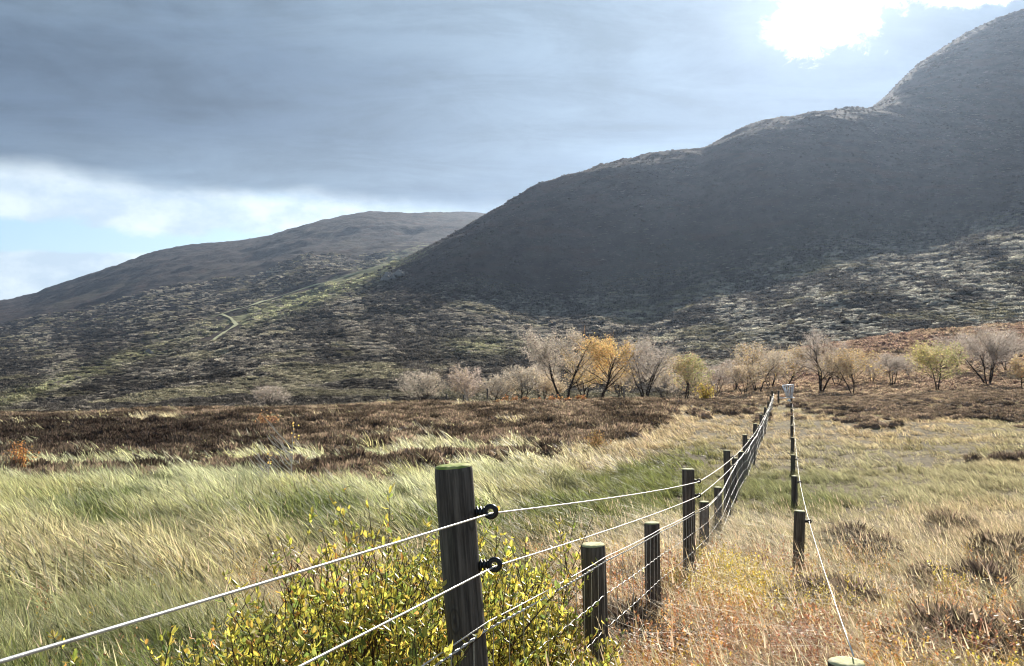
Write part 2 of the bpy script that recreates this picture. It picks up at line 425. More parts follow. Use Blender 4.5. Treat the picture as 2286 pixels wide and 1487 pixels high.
# ------------------------------------------------------------------ scatter by geometry nodes
def scatter(name, protos, P, rot, sc, idx, col, label, cat):
    me = bpy.data.meshes.new(name); n = len(P)
    me.vertices.add(n); me.vertices.foreach_set('co', np.asarray(P, np.float32).ravel())
    a = me.attributes.new('rot', 'FLOAT_VECTOR', 'POINT'); a.data.foreach_set('vector', np.asarray(rot, np.float32).ravel())
    a = me.attributes.new('scl', 'FLOAT_VECTOR', 'POINT'); a.data.foreach_set('vector', np.asarray(sc, np.float32).ravel())
    a = me.attributes.new('idx', 'INT', 'POINT'); a.data.foreach_set('value', np.asarray(idx, np.int32))
    c4 = np.concatenate([np.asarray(col, np.float32), np.ones((n, 1), np.float32)], 1)
    a = me.attributes.new('tint', 'FLOAT_COLOR', 'POINT'); a.data.foreach_set('color', c4.ravel())
    o = link(name, me); tag(o, label, cat, kind='stuff')
    g = bpy.data.node_groups.new(name+'_nodes', 'GeometryNodeTree')
    g.interface.new_socket('Geometry', in_out='INPUT', socket_type='NodeSocketGeometry')
    g.interface.new_socket('Geometry', in_out='OUTPUT', socket_type='NodeSocketGeometry')
    N = g.nodes.new; L = g.links.new
    gi = N('NodeGroupInput'); go = N('NodeGroupOutput'); iop = N('GeometryNodeInstanceOnPoints'); jn = N('GeometryNodeJoinGeometry')
    for p in protos:
        oi = N('GeometryNodeObjectInfo'); oi.inputs['Object'].default_value = p; oi.inputs['As Instance'].default_value = True
        L(oi.outputs['Geometry'], jn.inputs[0])
    L(gi.outputs[0], iop.inputs['Points']); L(jn.outputs[0], iop.inputs['Instance'])
    iop.inputs['Pick Instance'].default_value = True
    for nm, ty, sk in (('rot', 'FLOAT_VECTOR', 'Rotation'), ('scl', 'FLOAT_VECTOR', 'Scale'), ('idx', 'INT', 'Instance Index')):
        na = N('GeometryNodeInputNamedAttribute'); na.data_type = ty; na.inputs['Name'].default_value = nm
        L(na.outputs['Attribute'], iop.inputs[sk])
    L(iop.outputs[0], go.inputs[0])
    md = o.modifiers.new('scatter', 'NODES'); md.node_group = g
    return o
def proto(name, V, Fc, mat, smooth=False):
    me = mesh_np(name, V, Fc, smooth); me.materials.append(mat)
    return bpy.data.objects.new(name, me)

def blades(n, rad, hgt, wid, lean, leanvar, curve, seed, segs=3, heads=0.):
    """n grass blades bending to -x (the wind's lee)"""
    r = np.random.default_rng(seed); V = []; Fc = []
    for _ in range(n):
        a = r.uniform(0, 6.283); q = rad*math.sqrt(r.uniform()); bx, by = q*math.cos(a), q*math.sin(a)
        h = hgt*r.uniform(.55, 1.15); w = wid*r.uniform(.7, 1.3)
        la = math.pi+r.normal(0, leanvar); l = lean*r.uniform(.5, 1.5)
        dx, dy = math.cos(la), math.sin(la); fa = r.uniform(0, 3.14159); wx, wy = math.cos(fa)*w/2, math.sin(fa)*w/2
        b = len(V)
        for s in range(segs):
            t = s/segs; k = l*t*(1-curve)+l*curve*t*t; ww = 1-.55*t
            cx, cy, cz = bx+dx*h*k, by+dy*h*k, h*t*(1-.25*l*t)
            V.append((cx-wx*ww, cy-wy*ww, cz)); V.append((cx+wx*ww, cy+wy*ww, cz))
        k = l*(1-curve)+l*curve; V.append((bx+dx*h*k, by+dy*h*k, h*(1-.25*l)))
        for s in range(segs-1): Fc.append((b+2*s, b+2*s+1, b+2*s+3, b+2*s+2))
        e = b+2*(segs-1); Fc.append((e, e+1, e+2))
        if r.uniform() < heads:     # a seed head
            tx, ty, tz = V[-1]; hh = h*.14; b = len(V)
            V += [(tx+dx*hh*.1-wx*.9, ty-wy*.9, tz-hh*.9), (tx+wx*.9, ty+wy*.9, tz-hh*.9), (tx+dx*hh*.5, ty+dy*hh*.5, tz+hh*.2)]
            Fc.append((b, b+1, b+2))
    return V, Fc
def heath(n, rad, hgt, w, seed):
    """heather bush: a broken mound bristling with short sprigs"""
    r = np.random.default_rng(seed); V, Fc = lump(seed+700, 11, 4)
    V = [(v[0]*rad*.85, v[1]*rad*.85, v[2]*hgt*.72) for v in V]; Fc = list(Fc)
    for _ in range(n):
        a = r.uniform(0, 6.283); q = math.sqrt(r.uniform()); x, y = rad*q*math.cos(a), rad*q*math.sin(a)
        z0 = hgt*math.sqrt(max(0, 1-q*q))*.62; L = hgt*r.uniform(.25, .55)
        ox, oy = x/rad*L*.8+r.normal(0, .25)*L, y/rad*L*.8+r.normal(0, .25)*L
        fa = r.uniform(0, 3.14); wx, wy = w*math.cos(fa), w*math.sin(fa); b = len(V)
        V += [(x*.85-wx*.4, y*.85-wy*.4, z0), (x*.85+wx*.4, y*.85+wy*.4, z0), (x*.85+ox*.6+wx, y*.85+oy*.6+wy, z0+L*.7), (x*.85+ox, y*.85+oy, z0+L), (x*.85+ox*.6-wx, y*.85+oy*.6-wy, z0+L*.72)]
        Fc.append((b, b+1, b+2, b+3, b+4))
    return V, Fc
def lump(seed, n=14, m=6):
    """low rounded bush of a far hillside, broken outline"""
    r = np.random.default_rng(seed); V = [(0, 0, .8+.2*r.uniform())]; Fc = []
    for j in range(1, m+1):
        ph = j/m*1.57
        for i in range(n):
            a = 6.283*(i+.5*(j % 2))/n; k = 1+r.normal(0, .16)
            V.append((math.sin(ph)*math.cos(a)*k, math.sin(ph)*math.sin(a)*k, max(-.1, math.cos(ph)*(1+r.normal(0, .22)))))
    for i in range(n): Fc.append((0, 1+i, 1+(i+1) % n))
    for j in range(m-1):
        for i in range(n):
            a = 1+j*n+i; b = 1+j*n+(i+1) % n; Fc.append((a, a+n, b+n)); Fc.append((a, b+n, b))
    return V, Fc
def sprigs(n, rad, hgt, leaf, seed):
    r = np.random.default_rng(seed); V = []; Fc = []
    for _ in range(n):
        a = r.uniform(0, 6.283); q = rad*math.sqrt(r.uniform()); x, y = q*math.cos(a), q*math.sin(a); h = hgt*r.uniform(.6, 1.2)
        tx, ty = x+r.normal(0, .2)*h, y+r.normal(0, .2)*h
        b = len(V); V += [(x-.0015, y, 0), (x+.0015, y, 0), (tx, ty, h)]; Fc.append((b, b+1, b+2))
        for k in range(12):
            t = r.uniform(.3, 1.); cx, cy, cz = x+(tx-x)*t, y+(ty-y)*t, h*t
            an = r.uniform(0, 6.283); el = r.uniform(.2, 1.1); l = leaf*r.uniform(.7, 1.3); w = l*.24
            dx, dy, dz = math.cos(an)*math.cos(el), math.sin(an)*math.cos(el), math.sin(el)
            sx, sy = -math.sin(an)*w, math.cos(an)*w; b = len(V)
            V += [(cx, cy, cz), (cx+dx*l*.5+sx, cy+dy*l*.5+sy, cz+dz*l*.5), (cx+dx*l, cy+dy*l, cz+dz*l), (cx+dx*l*.5-sx, cy+dy*l*.5-sy, cz+dz*l*.5)]
            Fc.append((b, b+1, b+2, b+3))
    return V, Fc

def lerp(a, b, f): return a*(1-f[:, None])+np.asarray(b)*f[:, None]
def pts_in(y0, y1, n, half=.72, pw=2.0):
    """random positions in the wedge in front of the viewer; pw=2 gives even density on the ground, 0 even in sight"""
    u = rng.uniform(size=n)
    if pw == 0: y = np.exp(np.log(y0)+u*(np.log(y1)-np.log(y0)))
    else: y = (y0**pw+u*(y1**pw-y0**pw))**(1/pw)
    x = rng.uniform(-half, half, n)*y+rng.normal(0, .3, n)
    return x, y

def heather_mask(x, y, px, py):
    """how far a spot belongs to the heather belt"""
    edge = 1078+18*np.sin(px/90)+40*(fbm(x/2.5, y/2.5, 3, 5)-.5)-sstep(px, 900, 1350)*95-sstep(px, 1350, 1650)*40
    edge = np.where(px > 1650, 940+10*np.sin(px/60.)+30*(fbm(x/2, y/2, 3, 6)-.5), edge)
    m = sstep(py, edge+8, edge-8)
    strip = blob(px, py, 150, 1045, 260, 14)+blob(px, py, 760, 1025, 330, 9, -2)+blob(px, py, 1000, 1005, 200, 8)+.8*blob(px, py, 330, 940, 130, 7)
    m = m*(1-np.clip(strip*1.5, 0, 1))
    m = m*(1-sstep(fbm(x/1.6, y/3.2, 3, 61), .56, .64)*np.where(px < 1500, .5, .85))
    m = np.where((px > 1480) & (px < 1760), m*(1-sstep(py, 900, 912)*.75), m)
    m = m*(1-.85*np.exp(-((x-.308*y+.4)/1.3)**2))*np.where(px > 1700, .75, 1.)
    return m

def grass_tint(x, y, px, py):
    n = len(x)
    tan = np.tile(np.array([.40, .33, .195]), (n, 1))
    g = fbm(x/2.2, y/4, 4, 71); g2 = fbm(x/.5, y/.7, 3, 72)
    tan = lerp(tan, (.50, .43, .28), sstep(g2, .45, .7))
    left = sstep(px, 1450, 900)*sstep(py, 1350, 1120)
    c = lerp(tan, (.41, .41, .19), left*.85)
    c = lerp(c, (.54, .55, .35), left*sstep(py, 1230, 1110)*.7*sstep(g, .3, .6))
    c = lerp(c, (.22, .25, .10), sstep(px, 900, 300)*sstep(py, 1200, 1450)*.75)
    dark = (.10, .13, .025)
    gp = blob(px, py, 290, 1180, 120, 22, 8)+blob(px, py, 720, 1160, 130, 26, -4)+.7*blob(px, py, 530, 1175, 70, 18)
    gp = gp+blob(px, py, 1370, 1150, 220, 55, -12)+1.2*blob(px, py, 1520, 1035, 110, 30, -20)+.6*blob(px, py, 1330, 1080, 120, 16, -10)
    gp = gp+.75*blob(px, py, 1800, 1110, 170, 65, 5)+.5*blob(px, py, 2100, 1000, 160, 30)+.5*blob(px, py, 1900, 1190, 110, 30)
    gp = gp+.5*sstep(g, .55, .68)*sstep(py, 1040, 1120)*(px < 1300)
    gp = gp*(.6+.9*g)
    c = lerp(c, dark, np.clip(gp*1.2, 0, .85))
    rust = 1.15*sstep(py, 1180, 1420)*sstep(px, 1200, 1500)*sstep(px, 2100, 1800)*sstep(fbm(x/.8, y/.8, 3, 75), .38, .6)
    c = lerp(c, (.42, .235, .12), rust*.75)
    rust2 = blob(px, py, 2150, 1210, 180, 50)+blob(px, py, 1250, 1290, 90, 60)+blob(px, py, 700, 1360, 160, 60)
    c = lerp(c, (.36, .23, .13), np.clip(rust2*.7*sstep(g2, .35, .6), 0, .8))
    c = lerp(c, (.46, .36, .21), sstep(py, 1050, 930)*.6)
    c = lerp(c, (.30, .29, .165), sstep(px, 1500, 1900)*sstep(g, .42, .6)*.6)
    return c*rng.uniform(.75, 1.25, (n, 1))

# near, middle and far grass
gp1 = [proto('grass_tuft', *blades(22, .07, .32, .0048, .8, .45, .5, s, 3, .3), M['grass']) for s in range(6)]
gp2 = [proto('grass_tuft', *blades(20, .14, .36, .0125, .9, .4, .5, s+20, 3, .2), M['grass']) for s in range(6)]
gp3 = [proto('grass_tuft', *blades(18, .30, .38, .032, .85, .4, .5, s+40, 3, .1), M['grass']) for s in range(6)]
def put_grass(name, protos, y0, y1, n, hs, label):
    x, y = pts_in(y0, y1, n, .75)
    z = H(x, y); px = px2(x, y); py = py2(y, z)
    hm = heather_mask(x, y, px, py)
    # the myrtle thicket and heather patches crowd the grass out a little
    gapn = sstep(fbm(x/.28/(1+y/14), y/.45/(1+y/14), 2, 131), .47, .33)
    keep = (rng.uniform(size=n) > hm*.93) & (rng.uniform(size=n) > gapn*.7*sstep(y, 18, 7))
    x, y, z, px, py = (q[keep] for q in (x, y, z, px, py)); n = len(x)
    right = sstep(px, 1150, 1700)
    rot = np.stack([rng.normal(0, .2, n), rng.normal(0, .18, n), rng.normal(0, .5, n)-right*.25*0+rng.uniform(-.6, .6, n)*right], 1)
    bog = sstep(fbm(x/.55, y/.9, 3, 81), .35, .65)
    s = hs*(.5+.7*bog)*rng.uniform(.75, 1.25, n)
    s = s*(1-.55*right)*np.where(hm[keep] > .5, .75, 1)*(1-.35*sstep(px, 900, 1300)*sstep(y, 7, 4))
    sc = np.stack([s, s, s], 1)
    scatter(name, protos, np.stack([x, y, z-.01], 1), rot, sc, rng.integers(0, len(protos), n), grass_tint(x, y, px, py), label, 'grass')
put_grass('near_grass', gp1, 1.2, 6.5, 10500, 1.0, 'tan and green moor grass leaning in the wind at the foot of the nearest posts')
put_grass('mid_grass', gp2, 6.0, 20, 21000, 1.0, 'pale rushes and green grass bent over in the middle field')
put_grass('far_grass', gp3, 19, 66, 42000, .9, 'straw coloured grass among the heather below the birch trees')

# heather belt and patches
hp1 = [proto('heather_tuft', *heath(170, .15, .20, .0050, s), M['heather']) for s in range(4)]
hp2 = [proto('heather_tuft', *heath(100, .34, .30, .016, s+9), M['heather']) for s in range(5)]
x, y = pts_in(11, 66, 46000, .75); z = H(x, y); px, py = px2(x, y), py2(y, z)
k = rng.uniform(size=len(x)) < heather_mask(x, y, px, py); x, y, z, px, py = (q[k] for q in (x, y, z, px, py)); n = len(x)
base = lerp(np.tile(np.array([.125, .092, .064]), (n, 1)), (.34, .26, .18), sstep(fbm(x/1.2, y/2, 3, 91), .40, .62))
base = lerp(base, (.050, .036, .030), sstep(px, 750, 350)*sstep(py, 1050, 1000)*sstep(py, 925, 950)*.8)
base = lerp(base, (.30, .23, .165), sstep(px, 1450, 1800)*.7)
s = rng.uniform(.45, 1.25, n)*(1+.2*sstep(y, 25, 60)); sz = s*rng.uniform(.6, 1.3, n)*(1-.35*sstep(y, 35, 60))*(1-.35*sstep(px, 1450, 1750)); s = s*(1-.25*sstep(px, 1450, 1750))
scatter('heather', hp2, np.stack([x, y, z], 1), np.stack([rng.normal(0, .1, n), rng.normal(0, .1, n), rng.uniform(0, 6.28, n)], 1), np.stack([s, s, sz], 1),
        rng.integers(0, 5, n), base*rng.uniform(.6, 1.4, (n, 1)), 'brown heather bushes covering the belt of moor beyond the grass', 'heather')
# dark heather patches in the near right field
PT = [(1850, 1345, 90, 50), (1895, 1195, 40, 14), (2130, 1295, 70, 22), (2180, 1440, 120, 35), (2250, 1010, 40, 14), (2150, 1165, 50, 14), (1420, 1415, 60, 30), (1950, 1230, 40, 16), (2260, 1230, 60, 20), (1430,1300,30,20)]
X = []; 
for (a, b, ra, rb) in PT:
    cx, cy = pick(a, b+25); rr = ra/F*cy; m = int(5+15*min(1, rr)); oa = rng.uniform(0, 3)
    X += [(cx+rng.normal(0, .55)*rr, cy+rng.normal(0, .30)*rr+math.sin(oa+k_)*rr*.4) for k_ in range(m)]
X = np.array(X); n = len(X); s = rng.uniform(.6, 1.5, n)
scatter('dark_heather_patches', hp1, np.column_stack([X, H(X[:, 0], X[:, 1])]), np.column_stack([np.zeros((n, 2)), rng.uniform(0, 6.28, n)]), np.stack([s, s, s], 1),
        rng.integers(0, 4, n), lerp(np.tile(np.array([.16, .12, .095]), (n, 1)), (.32, .25, .17), rng.uniform(0, 1, n)**1.5)*rng.uniform(.6, 1.4, (n, 1)), 'dark purple brown heather tufts in the grass right of the low posts', 'heather')
# orange and yellow low myrtle between the two fence lines and round the first posts
sp = [proto('sprig_tuft', *sprigs(9, .12, .34, .028, s), M['sprig']) for s in range(5)]
x, y = pts_in(1.6, 9.5, 4600, .62); z = H(x, y); px, py = px2(x, y), py2(y, z)
dens = 1.0*blob(px, py, 1630, 1335, 130, 60)+.6*blob(px, py, 1400, 1320, 150, 90)+.6*blob(px, py, 1560, 1450, 400, 120)+.4*blob(px, py, 2200, 1500, 250, 120)+.22*blob(px, py, 700, 1450, 350, 90)+.06
k = rng.uniform(size=len(x)) < dens; x, y, z, px, py = (q[k] for q in (x, y, z, px, py)); n = len(x)
f = fbm(x/.5, y/.8, 3, 95)
c = lerp(np.tile(np.array([.52, .27, .11]), (n, 1)), (.58, .45, .08), sstep(f+.25*blob(px, py, 1680, 1290, 130, 40), .5, .68))
c = lerp(c, (.40, .21, .12), sstep(f, .45, .3)); s = rng.uniform(.45, .9, n)
scatter('orange_myrtle', sp, np.stack([x, y, z], 1), np.column_stack([rng.normal(0, .1, (n, 2)), rng.uniform(0, 6.28, n)]), np.stack([s, s, s], 1),
        rng.integers(0, 5, n), c*rng.uniform(.7, 1.3, (n, 1)), 'low orange and yellow bog myrtle sprigs between the two lines of posts', 'undergrowth')

# long bleached straws arching over the near grass
stp = [proto('straw_tuft', *blades(7, .10, .62, .0042, 1.15, .7, .75, s+80, 5, .5), M['grass']) for s in range(5)]
x, y = pts_in(1.6, 12, 5200, .62); z = H(x, y); px, py = px2(x, y), py2(y, z)
k = rng.uniform(size=len(x)) < .25+.75*sstep(px, 1150, 1500); x, y, z, px, py = (q[k] for q in (x, y, z, px, py)); n = len(x)
s = rng.uniform(.45, .95, n)
scatter('bleached_straw', stp, np.stack([x, y, z], 1), np.column_stack([rng.normal(0, .12, (n, 2)), rng.normal(-.25, .5, n)]), np.stack([s, s, s*.85], 1),
        rng.integers(0, 5, n), lerp(np.tile(np.array([.52, .43, .29]), (n, 1)), (.44, .36, .20), rng.uniform(0, 1, n)**2), 'long bleached straws arching leftwards over the near grass', 'grass')

# ------------------------------------------------------------------ track and rocks on the hill
TR = []
def track(name, pts, wpx, lab):
    V = []; Fc = []; fine = []; TR.append((fine, wpx))
    for (a, b), (c_, d) in zip(pts[:-1], pts[1:]):
        for q in range(4): fine.append(pick(a+(c_-a)*q/4, b+(d-b)*q/4, 90))
    fine.append(pick(*pts[-1], 90))
    for i, (a, b) in enumerate(fine):
        p, q = fine[max(i-1, 0)], fine[min(i+1, len(fine)-1)]
        d = Vector((q[0]-p[0], q[1]-p[1])).normalized(); nx_, ny_ = -d.y, d.x; w = wpx/F*b/2
        w *= 1+.25*math.sin(i*.9)
        for sgn in (-1, -.33, .33, 1):
            xx, yy = a+nx_*w*sgn, b+ny_*w*sgn; V.append((xx, yy, Hs(xx, yy)+.5*b/500.+.15))
    for i in range(len(fine)-1):
        for k in range(3): a = 4*i+k; Fc.append((a, a+1, a+5, a+4))
    return tag(link(name, mesh_np(name, V, Fc, True), M['track']), kind='structure')
track('track', [(470, 766), (500, 745), (528, 728), (515, 712), (492, 703), (540, 690), (600, 672), (700, 640), (800, 612), (862, 592)], 8, '')
def rocks(name, px, py, size, n, label):
    cx, cy = pick(px, py, 300); m = MB()
    for k in range(n):
        V, Fc = lump(300+k, 9, 4); s = size*random.uniform(.5, 1)
        ox, oy = random.uniform(-1, 1)*size*1.3, random.uniform(-1, 1)*size
        zz = Hs(cx+ox, cy+oy)
        m.add([(cx+ox+v[0]*s, cy+oy+v[1]*s, zz+v[2]*s*1.1) for v in V], Fc)
    return tag(link(name, m.mesh(name), M['rock']), label, 'rock')

# the far hillside: heather lumps and grass swards
lp = [proto('heather_lump', *heath(42, 1.0, .9, .075, s+50), M['clump']) for s in range(6)]
x, y = pts_in(68, 1700, 190000, .66, 0)
k = (y < 760) | ((px2(x, y) < 900) & (rng.uniform(size=len(x)) < .8)) | ((y < 1600) & (rng.uniform(size=len(x)) < .75)); x, y = x[k], y[k]
on = np.zeros(len(x), bool)
for fine, wp in TR:
    for a, b in fine:
        on |= (np.abs(x-a) < wp/F*b*1.0+.006*y) & (np.abs(y-b) < wp/F*b*1.5+.05*y)
x, y = x[~on], y[~on]
z = H(x, y); px, py = px2(x, y), py2(y, z); n = len(x)
g = fbm((x+.4*y)/26, y/60, 4, 101); g2 = fbm(x/9, y/18, 3, 103); g4 = fbm((x+.3*y)/60, y/110, 3, 107)
green = sstep(g, .60, .68)
g5 = fbm((x+.5*y)/(y*.035+3), y/(y*.09+5), 3, 115)
pale = (rng.uniform(size=n) < .12+.62*sstep(g5, .42, .62)+.3*(g4-.5)).astype(float)
c = lerp(np.tile(np.array([.080, .073, .066]), (n, 1)), (.29, .262, .215), pale)
c = lerp(c, (.36, .33, .20), green*.40)
stripc = blob(px, py, 660, 672, 230, 22, -19)+.9*blob(px, py, 760, 640, 130, 14, -24)+.9*blob(px, py, 120, 860, 170, 14, -19)+.5*blob(px, py, 330, 790, 60, 7, -5)+.6*blob(px, py, 1090, 775, 80, 20)  # pale grass strips, with their sunlit look mixed into the lump tint
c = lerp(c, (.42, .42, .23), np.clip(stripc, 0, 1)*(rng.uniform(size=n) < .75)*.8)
lit_slope = sstep(px, 1350, 1800)*sstep(y, 180, 240)*sstep(y, 650, 480)  # sunlit brightness of the right slope, painted into the pale lumps
c = lerp(c, (.40, .385, .33), lit_slope*pale*.7)
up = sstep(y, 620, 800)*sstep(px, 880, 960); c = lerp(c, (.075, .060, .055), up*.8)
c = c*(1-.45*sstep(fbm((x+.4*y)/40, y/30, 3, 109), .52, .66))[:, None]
spur = sstep(px, 1500, 1650)*sstep(y, 190, 165)
c = lerp(c, (.36, .25, .18), spur*.8); c = lerp(c, (.31, .215, .16), spur*.8*sstep(g2, .48, .6)); c = lerp(c, (.42, .32, .21), spur*sstep(g2, .62, .5)*.5)
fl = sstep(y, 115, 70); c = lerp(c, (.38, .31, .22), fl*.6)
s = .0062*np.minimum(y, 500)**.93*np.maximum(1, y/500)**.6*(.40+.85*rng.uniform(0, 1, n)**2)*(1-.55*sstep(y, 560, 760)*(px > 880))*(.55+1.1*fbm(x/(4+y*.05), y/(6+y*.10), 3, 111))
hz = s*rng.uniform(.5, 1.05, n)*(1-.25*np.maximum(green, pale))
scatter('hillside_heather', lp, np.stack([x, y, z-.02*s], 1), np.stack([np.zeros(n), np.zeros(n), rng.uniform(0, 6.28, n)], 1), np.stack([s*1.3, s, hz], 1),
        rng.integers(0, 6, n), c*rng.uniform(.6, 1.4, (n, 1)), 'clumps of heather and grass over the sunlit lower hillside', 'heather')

rocks('rock_outcrop', 882, 618, 7, 5, 'grey rock outcrop on the shoulder where the dark hill meets the lit slope')
rocks('rock_outcrop', 330, 792, 3.0, 3, 'small pale rocks on the slope left of the bend in the track')

# ------------------------------------------------------------------ birch trees
def add_tint(me, cols):
    a = me.attributes.new('tint', 'FLOAT_COLOR', 'POINT'); a.data.foreach_set('color', np.asarray(cols, np.float32).ravel())
def make_tree(px, base, hpx, wpx, dist, leafc, leafn, barkm, label, lean=0., trunks=1, seed=1, twigc=(.20, .165, .15), name='birch_tree', shape=.5, low=.25, trunkpx=None):
    r = random.Random(seed)
    x = (px-CX)/F*dist; z0 = min(Hs(x, dist), CAMZ-(base-HY)/F*dist) if False else Hs(x, dist)
    top = CAMZ-((base-hpx*(1.02+.14*((seed*37) % 10)/10))-HY)/F*dist; h = max(1.0, top-z0); wd = wpx/F*dist/2*1.18
    root = link(name, None, loc=(x, dist, z0)); tag(root, label, 'tree')
    tr = MB(); tw = MB(); lv = []; lf = []; lc = []
    def tip(p, d, L, rad, lvl):
        pts = [p]; n = 4; dd = d.copy()
        for i in range(n):
            dd = (dd+Vector((r.gauss(0, .16), r.gauss(0, .16), r.gauss(.04, .10)))).normalized()
            pts.append(pts[-1]+dd*L/n)
        (tr if lvl < 2 else tw).tube(pts, [rad*(1-.65*i/n) for i in range(n+1)], 6 if lvl == 0 else (4 if lvl == 1 else 3), cap=False)
        return pts, dd
    tips = []
    def inside(p):
        q = (p.z/h); w = wd*math.sqrt(max(.02, 1.1-((q-shape)/(1.06-shape))**2)) if q > shape else wd*(.72+.33*q/shape)
        return math.hypot(p.x-lean*q*wd, p.y) < w*r.uniform(.85, 1.1) and p.z < h*1.02
    for k in range(trunks):
        a = r.uniform(0, 6.28); sp_ = .10 if trunks == 1 else .35
        d = Vector((math.cos(a)*sp_+lean*.35, math.sin(a)*sp_*.6, 1)).normalized()
        off = Vector((math.cos(a)*.12, math.sin(a)*.12, -.05)) if trunks > 1 else Vector((0, 0, -.05))
        rad0 = (.022*h if trunks == 1 else .015*h)
        pts, dd = tip(off, d, h*.82*r.uniform(.85, 1), rad0, 0)
        for b in range(17 if trunks < 3 else 11):
            t = r.uniform(low, .98); i = min(3, int(t*4)); p = pts[i].lerp(pts[i+1], t*4-i)
            az = r.uniform(0, 6.28); up = r.uniform(.35, 1.1)
            d1 = Vector((math.cos(az), math.sin(az), up)).normalized()
            L = wd*1.15*r.uniform(.6, 1.15)*(1.15-.5*t)
            p1, _ = tip(p, d1, L, rad0*.42*(1.1-.7*t), 1)
            for c_ in range(7):
                t2 = r.uniform(.25, 1); i2 = min(3, int(t2*4)); q = p1[i2].lerp(p1[i2+1], t2*4-i2)
                d2 = (d1+Vector((r.gauss(0, .7), r.gauss(0, .7), r.gauss(.2, .5)))).normalized()
                p2, _ = tip(q, d2, L*r.uniform(.35, .7), rad0*.12, 2); tips += p2[1:]
    # fine twigs: thin slivers round each twig end, and the leaves
    tv = []; tf = []
    for q in tips:
        for _ in range(5):
            d = Vector((r.gauss(0, 1), r.gauss(0, 1), r.gauss(.5, .8))).normalized(); L = h*.05*r.uniform(.6, 1.6)
            s = Vector((r.gauss(0, 1), 0, r.gauss(0, 1))).normalized()*(.00055*dist*.20+.004)
            b = len(tv); p = q+Vector((r.gauss(0, 1), r.gauss(0, 1), r.gauss(0, 1)))*h*.018
            if not inside(p): continue
            tv += [tuple(p-s), tuple(p+s), tuple(p+d*L)]; tf.append((b, b+1, b+2))
    for _ in range(int(leafn*1.5)):
        q = r.choice(tips)+Vector((r.gauss(0, 1), r.gauss(0, 1), r.gauss(0, 1)))*h*.032
        if not inside(q): continue
        s = .00085*dist*r.uniform(.6, 1.5); a = Vector((r.gauss(0, 1), r.gauss(0, 1), r.gauss(0, 1))).normalized(); bb = a.orthogonal().normalized()
        b = len(lv); lv += [tuple(q+a*s), tuple(q+bb*s*.7), tuple(q-a*s), tuple(q-bb*s*.7)]; lf.append((b, b+1, b+2, b+3))
        cc = leafc[0] if r.random() < .5+.5*math.tanh(q.x/wd*1.5) else leafc[1]; v = r.uniform(.7, 1.3)
        lc += [(*[k*v for k in cc], 1)]*4
    link('trunk', tr.mesh('trunk', True), M[barkm], root)
    b0 = len(tw.v); tw.v += tv; tw.f += [tuple(i+b0 for i in f) for f in tf]
    me = tw.mesh('twigs'); add_tint(me, [(*twigc, 1)]*len(tw.v)); link('twigs', me, M['treeleaf'], root)
    if lv:
        me = mesh_np('crown', lv, lf); add_tint(me, lc); link('crown', me, M['treeleaf'], root)
    return root
GOLD, OCH, TAN, GRN, PNK, YEL = (.66, .47, .19), (.56, .42, .22), (.48, .39, .27), (.42, .44, .19), (.44, .37, .32), (.62, .55, .22)
GREY = (.43, .38, .315); LIL = (.37, .325, .285)
